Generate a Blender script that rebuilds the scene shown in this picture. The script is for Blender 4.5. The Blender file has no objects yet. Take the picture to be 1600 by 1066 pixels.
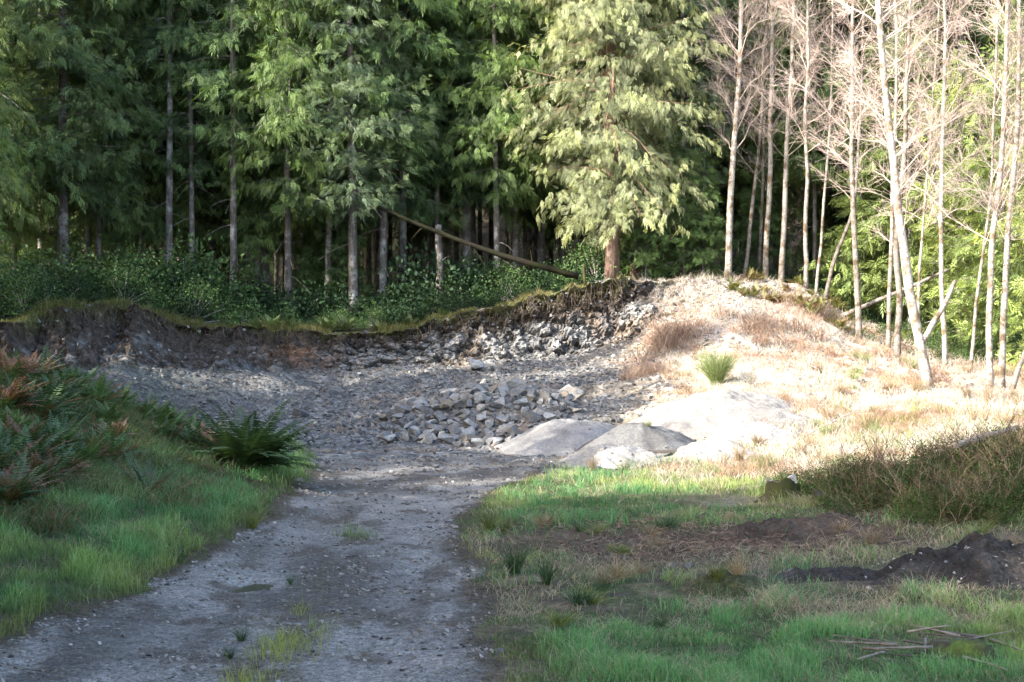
import bpy, bmesh, math, random
import numpy as np
from mathutils import Vector
rng = np.random.default_rng(11)
random.seed(11)
S = bpy.context.scene
COL = S.collection
F, CZ, HY = 2222.0, 2.2, 560.0          # focal length in photo pixels, eye height, horizon row
TAU = math.tau

# ------------------------------------------------------------------ noise
def _h(ix, iy, iz, s):
    n = (ix.astype(np.int64) * 374761393 + iy.astype(np.int64) * 668265263 + iz.astype(np.int64) * 2147483647 + s * 974634777) & 0xFFFFFFFF
    n = ((n ^ (n >> 13)) * 1274126177) & 0xFFFFFFFF
    n = ((n ^ (n >> 16)) * 2246822519) & 0xFFFFFFFF
    return ((n ^ (n >> 15)) & 0xFFFFFF) / float(0x1000000)
def vn(x, y, z=None, s=0):
    x = np.asarray(x, float); y = np.asarray(y, float)
    z = np.zeros_like(x) if z is None else np.asarray(z, float)
    ix, iy, iz = np.floor(x), np.floor(y), np.floor(z)
    fx, fy, fz = x - ix, y - iy, z - iz
    fx, fy, fz = [f * f * (3 - 2 * f) for f in (fx, fy, fz)]
    r = 0
    for a in (0, 1):
        for b in (0, 1):
            for c in (0, 1):
                r = r + _h(ix + a, iy + b, iz + c, s) * np.where(a, fx, 1 - fx) * np.where(b, fy, 1 - fy) * np.where(c, fz, 1 - fz)
    return r * 2 - 1
def fbm(x, y, z=None, s=0, o=4):
    r, a, f = 0, 0.5, 1.0
    for i in range(o):
        r = r + a * vn(np.asarray(x) * f, np.asarray(y) * f, None if z is None else np.asarray(z) * f, s + i * 17)
        a *= 0.5; f *= 2.03
    return r
def worley(x, y, z, s=0):
    ix, iy, iz = np.floor(x), np.floor(y), np.floor(z)
    f1 = np.full(x.shape, 9.0); f2 = np.full(x.shape, 9.0); idv = np.zeros(x.shape)
    for a in (-1, 0, 1):
        for b in (-1, 0, 1):
            for c in (-1, 0, 1):
                jx, jy, jz = ix + a, iy + b, iz + c
                d = np.sqrt((jx + _h(jx, jy, jz, s) - x) ** 2 + (jy + _h(jx, jy, jz, s + 1) - y) ** 2 + (jz + _h(jx, jy, jz, s + 2) - z) ** 2)
                new = d < f1
                f2 = np.where(new, f1, np.minimum(f2, d)); idv = np.where(new, _h(jx, jy, jz, s + 3), idv); f1 = np.where(new, d, f1)
    return f1, f2, idv
def ss(a, b, x):
    t = np.clip((np.asarray(x, float) - a) / (b - a), 0, 1)
    return t * t * (3 - 2 * t)
def nrm(v):
    return v / np.maximum(np.linalg.norm(v, axis=-1, keepdims=True), 1e-9)

# ------------------------------------------------------------------ mesh building
class Acc:
    def __init__(s): s.V, s.Q, s.T, s.C, s.qm, s.tm, s.n = [], [], [], [], [], [], 0
    def add(s, V, Q=None, T=None, col=(1, 1, 1), mi=0):
        V = np.asarray(V, float).reshape(-1, 3)
        c = np.asarray(col, float)
        if c.ndim == 1: c = np.tile(c, (len(V), 1))
        s.V.append(V); s.C.append(c)
        if Q is not None and len(Q): Q = np.asarray(Q, np.int64); s.Q.append(Q + s.n); s.qm.append(np.full(len(Q), mi))
        if T is not None and len(T): T = np.asarray(T, np.int64); s.T.append(T + s.n); s.tm.append(np.full(len(T), mi))
        s.n += len(V)
        return s
    def mesh(s, name, mats, smooth=False):
        V = np.concatenate(s.V); C = np.concatenate(s.C)
        Q = np.concatenate(s.Q) if s.Q else np.zeros((0, 4), np.int64)
        T = np.concatenate(s.T) if s.T else np.zeros((0, 3), np.int64)
        mi = np.concatenate(s.qm + s.tm) if (s.qm or s.tm) else np.zeros(0)
        me = bpy.data.meshes.new(name)
        me.vertices.add(len(V)); me.vertices.foreach_set('co', V.astype(np.float32).ravel())
        li = np.concatenate([Q.ravel(), T.ravel()]).astype(np.int32)
        me.loops.add(len(li)); me.loops.foreach_set('vertex_index', li)
        st = np.concatenate([np.arange(len(Q)) * 4, len(Q) * 4 + np.arange(len(T)) * 3]).astype(np.int32)
        me.polygons.add(len(st)); me.polygons.foreach_set('loop_start', st)
        me.polygons.foreach_set('material_index', mi.astype(np.int32))
        me.polygons.foreach_set('use_smooth', np.full(len(st), smooth))
        at = me.color_attributes.new('tint', 'FLOAT_COLOR', 'POINT')
        at.data.foreach_set('color', np.concatenate([C, np.ones((len(C), 1))], 1).astype(np.float32).ravel())
        for m in (mats if isinstance(mats, (list, tuple)) else [mats]): me.materials.append(m)
        me.update(calc_edges=True)
        return me
def tube(acc, pts, rad, n=6, col=(1, 1, 1), mi=0, cap=True, wob=0.0):
    pts = np.asarray(pts, float); k = len(pts); rad = np.broadcast_to(np.asarray(rad, float), (k,))
    t = nrm(np.gradient(pts, axis=0))
    ref = np.array([0.0, 0, 1]) if abs(t[0][2]) < 0.8 else np.array([1.0, 0, 0])
    a = nrm(np.cross(t, ref)); b = np.cross(t, a)
    th = np.arange(n) / n * TAU
    rr = rad[:, None] * (1 + wob * rng.uniform(-1, 1, (k, n)))
    V = pts[:, None, :] + rr[..., None] * (np.cos(th)[None, :, None] * a[:, None, :] + np.sin(th)[None, :, None] * b[:, None, :])
    i = np.arange(k - 1)[:, None] * n; j = np.arange(n)[None, :]
    Q = np.stack([i + j, i + (j + 1) % n, i + n + (j + 1) % n, i + n + j], -1).reshape(-1, 4)
    V = V.reshape(-1, 3); T = None
    if cap:
        c0 = len(V); V = np.concatenate([V, pts[:1], pts[-1:]])
        jj = np.arange(n)
        T = np.concatenate([np.stack([np.full(n, c0), (jj + 1) % n, jj], 1), np.stack([np.full(n, c0 + 1), (k - 1) * n + jj, (k - 1) * n + (jj + 1) % n], 1)])
    if np.ndim(col) == 2 and len(col) == k:
        col = np.repeat(col, n, 0)
        if cap: col = np.concatenate([col, col[:1], col[-1:]])
    acc.add(V, Q, T, col, mi)
def kites(acc, base, d, side, L, W, col, mi=0, belly=0.4, bend=None):
    """N flat leaves: kite quads from base along d"""
    L = np.asarray(L)[:, None]; W = np.asarray(W)[:, None]
    m = base + d * L * belly
    tip = base + d * L
    if bend is not None: tip = tip + bend; m = m + bend * 0.2
    V = np.stack([base, m + side * W * .5, tip, m - side * W * .5], 1).reshape(-1, 3)
    Q = np.arange(len(base) * 4).reshape(-1, 4)
    acc.add(V, Q, None, np.repeat(col, 4, 0), mi)
def link(name, me, parent=None, loc=None):
    o = bpy.data.objects.new(name, me); COL.objects.link(o)
    if parent is not None: o.parent = parent
    if loc is not None: o.location = loc
    return o
def tag(o, label=None, cat=None, group=None, kind=None):
    for k, v in (('label', label), ('category', cat), ('group', group), ('kind', kind)):
        if v: o[k] = v
    return o
def thing(name, label, cat, loc=(0, 0, 0), rz=0, group=None, scale=1):
    o = bpy.data.objects.new(name, None); COL.objects.link(o)
    o.location = loc; o.rotation_euler = (0, 0, rz); o.scale = (scale,) * 3 if np.isscalar(scale) else scale
    o.empty_display_size = .2
    return tag(o, label, cat, group)

# ------------------------------------------------------------------ materials
def mat(name, build):
    m = bpy.data.materials.new(name); m.use_nodes = True
    nt = m.node_tree; nt.nodes.clear()
    out = nt.nodes.new('ShaderNodeOutputMaterial')
    def N(t, **kw):
        n = nt.nodes.new('ShaderNode' + t)
        for k, v in kw.items():
            if k.startswith('i_'):
                key = k[2:].replace('_', ' ')
                n.inputs[int(key) if key.isdigit() else key].default_value = v
            else: setattr(n, k, v)
        return n
    L = nt.links.new
    L(build(N, L), out.inputs['Surface'])
    return m
def mix(N, L, fac, a, b, mode='MIX'):
    n = N('Mix', data_type='RGBA', blend_type=mode)
    for s, v in ((n.inputs[0], fac), (n.inputs[6], a), (n.inputs[7], b)):
        if isinstance(v, (int, float)): s.default_value = v
        elif isinstance(v, tuple): s.default_value = (*v, 1)
        else: L(v, s)
    return n.outputs[2]
def ramp(N, L, fac, stops):
    r = N('ValToRGB'); e = r.color_ramp.elements
    while len(e) < len(stops): e.new(.5)
    for i, (p, c) in enumerate(stops): e[i].position = p; e[i].color = (*c, 1) if len(c) == 3 else c
    L(fac, r.inputs[0]); return r.outputs[0]
def g(v): return (v, v, v)
def leaf_mat(name, trans=0.3, rough=0.55, spec=0.3, tcol=(1.15, 1.2, .5)):
    def b(N, L):
        a = N('Attribute', attribute_name='tint')
        oi = N('ObjectInfo')
        hs = N('HueSaturation')
        mr = N('MapRange', i_3=.8, i_4=1.22); L(oi.outputs['Random'], mr.inputs[0]); L(mr.outputs[0], hs.inputs['Value'])
        L(a.outputs['Color'], hs.inputs['Color'])
        p = N('BsdfPrincipled', i_Roughness=rough); p.inputs['Specular IOR Level'].default_value = spec
        L(hs.outputs[0], p.inputs['Base Color'])
        t = N('BsdfTranslucent'); L(mix(N, L, 1.0, hs.outputs[0], tcol, 'MULTIPLY'), t.inputs[0])
        ms = N('MixShader', i_0=trans); L(p.outputs[0], ms.inputs[1]); L(t.outputs[0], ms.inputs[2])
        return ms.outputs[0]
    return mat(name, b)
def bark_mat(name, c1, c2, c3, scale=6.0, stretch=.15, lichen=.5, bump=.6):
    def b(N, L):
        tc = N('TexCoord'); mp = N('Mapping'); mp.inputs['Scale'].default_value = (1, 1, stretch); L(tc.outputs['Object'], mp.inputs[0])
        oi = N('ObjectInfo'); 
        ad = N('VectorMath', operation='ADD'); L(mp.outputs[0], ad.inputs[0]); 
        sc = N('VectorMath', operation='SCALE'); L(oi.outputs['Location'], sc.inputs[0]); sc.inputs['Scale'].default_value = 3.1; L(sc.outputs[0], ad.inputs[1])
        n1 = N('TexNoise', i_Scale=scale * 3, i_Detail=6.0, i_Roughness=.65); L(ad.outputs[0], n1.inputs[0])
        ad2 = N('VectorMath', operation='ADD'); L(tc.outputs['Object'], ad2.inputs[0]); L(sc.outputs[0], ad2.inputs[1])
        n2 = N('TexNoise', i_Scale=scale * .45, i_Detail=5.0, i_Roughness=.7); L(ad2.outputs[0], n2.inputs[0])
        c = ramp(N, L, n1.outputs[0], [(.32, c1), (.68, c2)])
        f = ramp(N, L, n2.outputs[0], [(lichen - .07, g(0)), (lichen + .07, g(1))])
        c = mix(N, L, f, c, c3)
        a = N('Attribute', attribute_name='tint')
        c = mix(N, L, 1.0, c, a.outputs['Color'], 'MULTIPLY')
        mr = N('MapRange', i_3=.7, i_4=1.25); L(oi.outputs['Random'], mr.inputs[0])
        hs = N('HueSaturation'); L(c, hs.inputs['Color']); L(mr.outputs[0], hs.inputs['Value'])
        p = N('BsdfPrincipled', i_Roughness=.85); p.inputs['Specular IOR Level'].default_value = .2
        L(hs.outputs[0], p.inputs['Base Color'])
        bp = N('Bump', i_Strength=bump, i_Distance=.03); L(n1.outputs[0], bp.inputs['Height']); L(bp.outputs[0], p.inputs['Normal'])
        return p.outputs[0]
    return mat(name, b)
def ground_mat(name, gscale, gamt, bump, wet=False, tone=((.55, .55, .55), (1.45, 1.45, 1.45))):
    """colour from the tint attribute, with stones/clods and bump on top"""
    def b(N, L):
        tc = N('TexCoord'); a = N('Attribute', attribute_name='tint')
        v = N('TexVoronoi', i_Scale=gscale); L(tc.outputs['Object'], v.inputs[0])
        v2 = N('TexVoronoi', i_Scale=gscale * 2.7); L(tc.outputs['Object'], v2.inputs[0])
        n = N('TexNoise', i_Scale=gscale * .25, i_Detail=8.0, i_Roughness=.7); L(tc.outputs['Object'], n.inputs[0])
        bw = N('RGBToBW'); L(v.outputs['Color'], bw.inputs[0])
        bw2 = N('RGBToBW'); L(v2.outputs['Color'], bw2.inputs[0])
        m1 = ramp(N, L, bw.outputs[0], [(.15, tone[0]), (.85, tone[1])])
        m2 = ramp(N, L, bw2.outputs[0], [(.15, tone[0]), (.85, tone[1])])
        m3 = ramp(N, L, n.outputs[0], [(.3, g(.6)), (.7, g(1.3))])
        c = mix(N, L, gamt, a.outputs['Color'], mix(N, L, 1.0, a.outputs['Color'], m1, 'MULTIPLY'))
        c = mix(N, L, gamt, c, mix(N, L, 1.0, c, m2, 'MULTIPLY'))
        c = mix(N, L, .8, c, mix(N, L, 1.0, c, m3, 'MULTIPLY'))
        p = N('BsdfPrincipled', i_Roughness=.95); p.inputs['Specular IOR Level'].default_value = .15
        L(c, p.inputs['Base Color'])
        ad = N('Math', operation='MULTIPLY_ADD'); L(v.outputs['Distance'], ad.inputs[0]); ad.inputs[1].default_value = -.6; L(n.outputs[0], ad.inputs[2])
        bp = N('Bump', i_Strength=bump, i_Distance=.05); L(ad.outputs[0], bp.inputs['Height'])
        if wet:
            w = N('Attribute', attribute_name='wet')
            nn = N('TexNoise', i_Scale=5.0, i_Detail=5.0); L(tc.outputs['Object'], nn.inputs[0])
            mu = N('Math', operation='MULTIPLY_ADD', use_clamp=True); L(nn.outputs[0], mu.inputs[0]); mu.inputs[1].default_value = 2.6; mu.inputs[2].default_value = -1.15
            mw = N('Math', operation='MULTIPLY'); L(mu.outputs[0], mw.inputs[0]); L(w.outputs['Fac'], mw.inputs[1])
            mr = N('MapRange', i_3=.95, i_4=.12); L(mw.outputs[0], mr.inputs[0]); L(mr.outputs[0], p.inputs['Roughness'])
            ms = N('MapRange', i_3=.15, i_4=.6); L(mw.outputs[0], ms.inputs[0]); L(ms.outputs[0], p.inputs['Specular IOR Level'])
            mb = N('MapRange', i_3=bump, i_4=.05); L(mw.outputs[0], mb.inputs[0]); L(mb.outputs[0], bp.inputs['Strength'])
            L(mix(N, L, mw.outputs[0], c, mix(N, L, 1.0, c, g(.62), 'MULTIPLY')), p.inputs['Base Color'])
        L(bp.outputs[0], p.inputs['Normal'])
        return p.outputs[0]
    return mat(name, b)
def rock_mat(name, bump=.5):
    def b(N, L):
        tc = N('TexCoord'); a = N('Attribute', attribute_name='tint'); oi = N('ObjectInfo')
        n = N('TexNoise', i_Scale=5.0, i_Detail=9.0, i_Roughness=.65); L(tc.outputs['Object'], n.inputs[0])
        n2 = N('TexNoise', i_Scale=1.6, i_Detail=4.0); L(tc.outputs['Object'], n2.inputs[0])
        c = mix(N, L, 1.0, a.outputs['Color'], ramp(N, L, n.outputs[0], [(.3, g(.55)), (.7, g(1.35))]), 'MULTIPLY')
        c = mix(N, L, ramp(N, L, n2.outputs[0], [(.5, g(0)), (.68, g(.55))]), c, (.17, .12, .075))
        hs = N('HueSaturation'); mr = N('MapRange', i_3=.75, i_4=1.2); L(oi.outputs['Random'], mr.inputs[0]); L(mr.outputs[0], hs.inputs['Value']); L(c, hs.inputs['Color'])
        p = N('BsdfPrincipled', i_Roughness=.85); p.inputs['Specular IOR Level'].default_value = .25
        L(hs.outputs[0], p.inputs['Base Color'])
        bp = N('Bump', i_Strength=bump, i_Distance=.06); L(n.outputs[0], bp.inputs['Height']); L(bp.outputs[0], p.inputs['Normal'])
        return p.outputs[0]
    return mat(name, b)
M_conifer = leaf_mat('conifer_needles')
M_leaf = leaf_mat('shrub_leaf', .2, .65, .12, (1.1, 1.2, .5))
M_fern = leaf_mat('fern_leaf', .25, .5, .35)
M_grass = leaf_mat('grass_blade', .3, .55, .25, (1.2, 1.2, .6))
M_dry = leaf_mat('dry_stem', .15, .8, .1, (1, 1, 1))
M_bark = bark_mat('conifer_bark', (.05, .042, .036), (.15, .13, .115), (.27, .26, .245), 6, .15, .56)
M_cedar = bark_mat('cedar_bark', (.09, .055, .04), (.26, .17, .13), (.3, .24, .2), 6, .08, .62)
M_alder = bark_mat('alder_bark', (.13, .11, .09), (.43, .39, .34), (.11, .075, .045), 7, .8, .54, .25)
M_twig = bark_mat('twig_bark', (.33, .275, .24), (.48, .425, .38), (.46, .42, .37), 4, 1, .6, .1)
M_moss = bark_mat('mossy_bark', (.035, .028, .02), (.07, .052, .035), (.055, .062, .016), 5, .5, .5)
M_green_moss = bark_mat('green_moss', (.05, .08, .018), (.105, .15, .03), (.045, .034, .024), 7, .8, .5, 1.0)
M_wood = bark_mat('weathered_wood', (.14, .11, .085), (.34, .29, .24), (.13, .1, .06), 6, .2, .62)
M_ground = ground_mat('soil', 22, .6, .8)
M_road = ground_mat('road_gravel', 34, .75, .75, True)
M_face = ground_mat('quarry_rock', 7.5, .8, 1.0)
M_pile = ground_mat('heaped_gravel', 55, .35, .35)
M_rock = rock_mat('grey_rock')
def water_mat():
    def b(N, L):
        tc = N('TexCoord'); n = N('TexNoise', i_Scale=3.0, i_Detail=2.0); L(tc.outputs['Object'], n.inputs[0])
        p = N('BsdfPrincipled', i_Roughness=.08); p.inputs['Base Color'].default_value = (.085, .08, .058, 1); p.inputs['Specular IOR Level'].default_value = .5
        bp = N('Bump', i_Strength=.02, i_Distance=.02); L(n.outputs[0], bp.inputs['Height']); L(bp.outputs[0], p.inputs['Normal'])
        return p.outputs[0]
    return mat('puddle_water', b)
M_water = water_mat()

# ------------------------------------------------------------------ terrain
# columns: photo column at which the profile is known, then (distance, height) of
# near, foreground, verge, bank foot, bank crest, dip, talus toe, talus middle, face foot, rim, behind rim, forest, back of forest, hillside
PR = {
 -900: [(5, 0), (10, .3), (15, .9), (19, 1.6), (24, 2.2), (27, 2.2), (30, 2.4), (33, 2.6), (36, 3.0), (38, 3.3), (40, 3.4)],
 -200: [(5, 0), (10, .2), (15, .5), (19, 1.4), (24, 2.2), (27, 2.0), (30, 2.1), (33, 2.2), (36, 2.6), (38, 3.2), (40, 3.3)],
 0:    [(5, 0), (10, .1), (15, .25), (19, .9), (24, 1.9), (27, 1.6), (30, 1.7), (33, 1.8), (36, 2.1), (38, 3.1), (40, 3.3)],
 80:   [(5, 0), (10, .08), (15, .2), (19, .6), (25, 1.75), (28, 1.2), (32, 1.3), (35, 1.5), (37.0, 1.75), (39.5, 3.6), (41.5, 3.7)],
 190:  [(5, 0), (10, .05), (15, .12), (19, .35), (25.5, 1.25), (28, .75), (32, 1.0), (36.2, .85), (38.9, 2.05), (41.8, 3.72), (44, 3.8)],
 300:  [(5, 0), (10, 0), (15, .08), (19, .2), (26, .65), (29, .4), (33.5, .4), (37.6, .55), (40.8, 1.75), (44, 3.25), (46, 3.4)],
 400:  [(5, 0), (10, 0), (15, 0), (19, .08), (27, .35), (29.5, .15), (34, .2), (39, .5), (42.7, 1.8), (45.5, 3.1), (47.5, 3.25)],
 500:  [(5, 0), (10, 0), (15, 0), (19, 0), (27, 0), (31, 0), (34.5, .08), (39.5, .55), (44.0, 1.8), (46.3, 3.05), (48.5, 3.2)],
 620:  [(5, 0), (10, 0), (15, 0), (19, 0), (27, 0), (31.5, 0), (34, .05), (39.5, .8), (45.2, 2.0), (46.7, 3.1), (49, 3.25)],
 760:  [(5, 0), (10, 0), (15, 0), (19, 0), (27, 0), (31.5, 0), (34, .05), (39.5, 1.3), (45.9, 2.1), (47.2, 3.9), (49.5, 4.0)],
 860:  [(5, 0), (10, 0), (15, .02), (19, .05), (27, 0), (31.5, 0), (34, .1), (40, 1.4), (46.2, 2.2), (47.6, 4.35), (50, 4.4)],
 960:  [(5, 0), (10, 0), (15, .02), (19, .05), (27, .02), (31.5, .05), (34, .15), (40, 1.6), (46.7, 2.6), (48.2, 4.85), (51, 4.9)],
 1050: [(5, 0), (10, 0), (15, .03), (19, .05), (27, .05), (31.5, .15), (34, .4), (40, 1.9), (45, 3.5), (49, 4.85), (52, 5.0)],
 1150: [(5, 0), (10, 0), (15, .05), (19, .08), (27, .08), (31, .25), (34, .6), (40, 2.2), (45, 3.9), (50, 5.0), (53, 5.1)],
 1250: [(5, 0), (10, .03), (15, .08), (19, .15), (27, .12), (31, .3), (34, .7), (40, 2.0), (45, 3.5), (50, 4.7), (53, 4.7)],
 1350: [(5, 0), (10, .05), (15, .08), (19.5, .35), (26, .2), (31, .4), (34, .7), (40, 1.6), (45, 2.6), (50, 3.4), (53, 3.4)],
 1450: [(5, 0), (10, .05), (15, .1), (19.5, .6), (25, .3), (30, .45), (34, .8), (38, 1.3), (44, 1.9), (50, 2.5), (54, 2.5)],
 1600: [(5, 0), (10, .08), (15, .15), (19, .95), (24, .5), (29, .6), (34, .95), (38, 1.3), (44, 1.8), (50, 2.3), (54, 2.3)],
 1800: [(5, 0), (10, .1), (15, .3), (19, 1.2), (24, .8), (29, .8), (34, 1.0), (38, 1.3), (44, 1.8), (50, 2.3), (54, 2.3)],
 2600: [(5, 0), (10, .2), (15, .6), (19, 1.2), (24, 1.2), (29, 1.2), (34, 1.3), (38, 1.5), (44, 1.8), (50, 2.3), (54, 2.3)],
}
KPX = np.array(sorted(PR)); KU = (KPX - 800) / F
BY, BZ = [], []
for k in sorted(PR):
    p = list(PR[k]); zk = p[-1][1]
    p += [(62, zk * .5 + 2.2), (92, 6.5), (150, 46)]
    p = [(-40, 0)] + p
    BY.append([a for a, _ in p]); BZ.append([b for _, b in p])
BY, BZ = np.array(BY, float), np.array(BZ, float)
NR = BY.shape[1]
def curves(u):
    """breakpoint distances and heights for angle(s) u: smoothstep-blended columns"""
    u = np.clip(u, KU[0], KU[-1]); i = np.clip(np.searchsorted(KU, u) - 1, 0, len(KU) - 2)
    t = (u - KU[i]) / (KU[i + 1] - KU[i]); t = (.5 * t + .5 * t * t * (3 - 2 * t))[..., None]
    return BY[i] * (1 - t) + BY[i + 1] * t, BZ[i] * (1 - t) + BZ[i + 1] * t
def soft(f, r):
    w = np.ones_like(f) * .0
    w = np.where((r <= 6), .75, .25)
    w = np.where((r == 9), .0, w)
    return np.where(r == 9, np.abs(f) ** 1.6, f * (1 - w) + w * f * f * (3 - 2 * f))
def bumps(x, y):
    a = ss(2, 8, y) * (1 - .75 * ss(-3.6, -3.0, x) * (1 - ss(-.7, 0.2, x)) * (1 - ss(30, 33, y)))
    b = .55 * np.exp(-(((x + 1.0) / 2.4) ** 2 + ((y - 37.0) / 1.25) ** 2)) + .5 * np.exp(-(((x + 4.95) / .55) ** 2 + ((y - 29.8) / .8) ** 2))
    return b + a * (.10 * fbm(x * .6, y * .6, None, 5, 3) + .035 * fbm(x * 2.6, y * 2.6, None, 9, 3))
def H(x, y):
    x = np.atleast_1d(np.asarray(x, float)); y = np.atleast_1d(np.asarray(y, float))
    u = x / np.maximum(y, 5)
    cy, cz = curves(u)
    z = np.zeros_like(x)
    for r in range(NR - 1):
        a, b = cy[:, r], cy[:, r + 1]
        m = (y >= a) & (y < b) if r < NR - 2 else (y >= a)
        f = soft(np.clip((y - a) / (b - a), 0, 1), r)
        z = np.where(m, cz[:, r] * (1 - f) + cz[:, r + 1] * f, z)
    return z + bumps(x, y)
def h1(x, y): return float(H(x, y)[0])
def XY(px, Y): return ((px - 800) / F * Y, Y)
def P(px, py, Y): return np.array([(px - 800) / F * Y, Y, CZ - (py - HY) / F * Y])
def ap(x, y, z):
    yy = np.maximum(y, 1)
    return 800 + F * x / yy, HY + (CZ - z) * F / yy
def ell(px, py, cx, cy, rx, ry, s=.5):
    d = np.sqrt(((px - cx) / rx) ** 2 + ((py - cy) / ry) ** 2)
    return 1 - ss(1 - s, 1 + s, d)

RY = np.array([5, 9.66, 11.1, 13.2, 14.4, 15.8, 16.9, 20.4, 22.2, 24.4, 27.9, 31.5, 34])
RXR = np.array([-.05, -.13, -.22, -.33, -.39, -.57, -.72, -.64, -.5, -.11, .63, .99, 1.2])
LYK = np.array([5, 10.4, 11.5, 13.2, 15.8, 18.1, 20.4, 23.3, 27.2, 31.5, 34])
LXK = np.array([-3.8, -3.74, -3.62, -3.4, -3.34, -3.26, -3.3, -3.46, -3.8, -4.25, -4.6])
def road_d(x, y):
    """signed distance-like: positive inside the road"""
    w = .22 * fbm(x * 1.3, y * 1.3, None, 31, 4) + .06 * vn(x * 7, y * 7, None, 4)
    return np.minimum(x - np.interp(y, LYK, LXK), np.interp(y, RY, RXR) - x) + w

us = np.concatenate([np.linspace(-6, -.9, 24), np.linspace(-.86, -.42, 30), np.linspace(-.41, .41, 540), np.linspace(.42, .86, 30), np.linspace(.9, 6, 24)])
cnt = [12, 40, 60, 52, 64, 28, 30, 66, 60, 74, 14, 20, 16, 14]
rowr, rowf = [], []
for r, c in enumerate(cnt):
    rowr += [r] * c; rowf += list(np.arange(c) / c)
rowr.append(NR - 2); rowf.append(1.0)
rowr, rowf = np.array(rowr), np.array(rowf)
cy, cz = curves(us)
U, R = np.meshgrid(us, rowr); _, FF = np.meshgrid(us, rowf)
ci = np.tile(np.arange(len(us)), (len(rowr), 1))
GY = cy[ci, R] * (1 - FF) + cy[ci, R + 1] * FF
f2 = soft(FF, R)
GZ = cz[ci, R] * (1 - f2) + cz[ci, R + 1] * f2
GX = U * np.maximum(GY, 5)
GZ = GZ + bumps(GX, GY)
S_ = R + FF
PX, PY = ap(GX, GY, GZ)
x, y, z = GX, GY, GZ
# where the ground is cut and broken
right = ss(1000, 1090, PX)                      # grown-over spoil to the right of the cut
talus = ss(6.6, 7.3, S_) * (1 - ss(8.9, 9.2, S_)) * (1 - right)
face = ss(8.9, 9.15, S_) * (1 - ss(9.96, 10.1, S_)) * (1 - .7 * right)
leftc = 1 - ss(420, 640, PX)                    # soil cliff on the left, bedrock on the right
# displacement: bedrock blocks
f1, f2_, idv = worley(x * 2.6 + .5 * z, y * 2.6, z * 2.2 - .6 * x, 3)
g1, g2, idg = worley(x * 5.5, y * 5.5, z * 5.5, 7)
blk = (idv - .5) * .42 + (idg - .5) * .24 - .12 * (1 - ss(0, .12, f2_ - f1)) - .06 * (1 - ss(0, .12, g2 - g1))
gul = fbm(GX * 2.0 + S_ * .8, S_ * .9, None, 21, 4) * .7 + fbm(x * 4, y * 4, z * 4, 23, 4) * .3
tal = fbm(x * 1.1, y * 1.1, None, 41, 4) * .42 + (idg - .5) * .12 * (1 - ss(.2, .5, g1))
dn = face * (blk * (1 - leftc) + gul * leftc)
nx_, ny_, nz_ = -.05, -.75, .6
GY = GY + dn * ny_
GZ = GZ + dn * .45 + talus * tal * .45
# turf lip hangs over the cut
lip = np.exp(-((S_ - 10.0) / .035) ** 2) * (1 - right)
GY = GY - lip * (.26 + .3 * fbm(x * 1.8, y * 0, None, 51, 3) + .1 * vn(x * 6, y * 0, None, 52))
GZ = GZ + lip * .08 * vn(x * 3, y * 0, None, 53)
GZ = GZ + right * ss(7, 7.8, S_) * (1 - ss(10.6, 11.2, S_)) * .25 * fbm(x * 1.2, y * 1.2, None, 61, 5)
# colours (surface colours, patchy)
def C3(c): return np.array(c)[None, None, :]
def mixc(a, b, m): return a * (1 - m[..., None]) + b * m[..., None]
n1 = fbm(x * .9, y * .9, None, 71, 4); n2 = fbm(x * 3.1, y * 3.1, z * 3.1, 73, 4); n3 = fbm(x * 9, y * 9, z * 9, 75, 3)
col = C3((.062, .05, .033)) * np.ones(GX.shape + (1,))
col = mixc(col, C3((.05, .065, .022)), ss(-.05, .25, n1 + .4 * n2) * .8)
col = mixc(col, C3((.15, .115, .072)), ss(.0, .3, n2 - .4 * n1) * .6 * ss(-.5, 0, x))
dirt = ell(PX, PY, 1010, 850, 190, 30) + ell(PX, PY, 1290, 840, 170, 28) + ell(PX, PY, 1130, 783, 100, 12) * .7
col = mixc(col, C3((.07, .047, .032)), np.clip(dirt * (.7 + n2), 0, 1))
# dry, bleached slope on the right
dry = ss(20, 26, y + 3 * n1) * ss(860, 1060, PX + 90 * n2) * (1 - ss(10.3, 10.9, S_))
dryc = mixc(C3((.33, .26, .185)) * np.ones_like(col), C3((.46, .40, .33)), ss(-.1, .3, n2))
dryc = mixc(dryc, C3((.30, .16, .10)), ss(.1, .35, fbm(x * .8, y * .8, None, 81, 4)) * .6)
col = mixc(col, dryc, dry)
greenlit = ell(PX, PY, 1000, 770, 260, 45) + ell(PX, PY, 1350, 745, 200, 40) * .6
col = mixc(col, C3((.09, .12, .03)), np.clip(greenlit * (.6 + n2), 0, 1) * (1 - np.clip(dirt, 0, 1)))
# stony mound top
stony = ell(PX, PY, 1120, 490, 120, 60, .6) * (1 - ss(10, 10.5, S_)) * right
col = mixc(col, C3((.30, .275, .245)), np.clip(stony * (.7 + n3), 0, 1))
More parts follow.
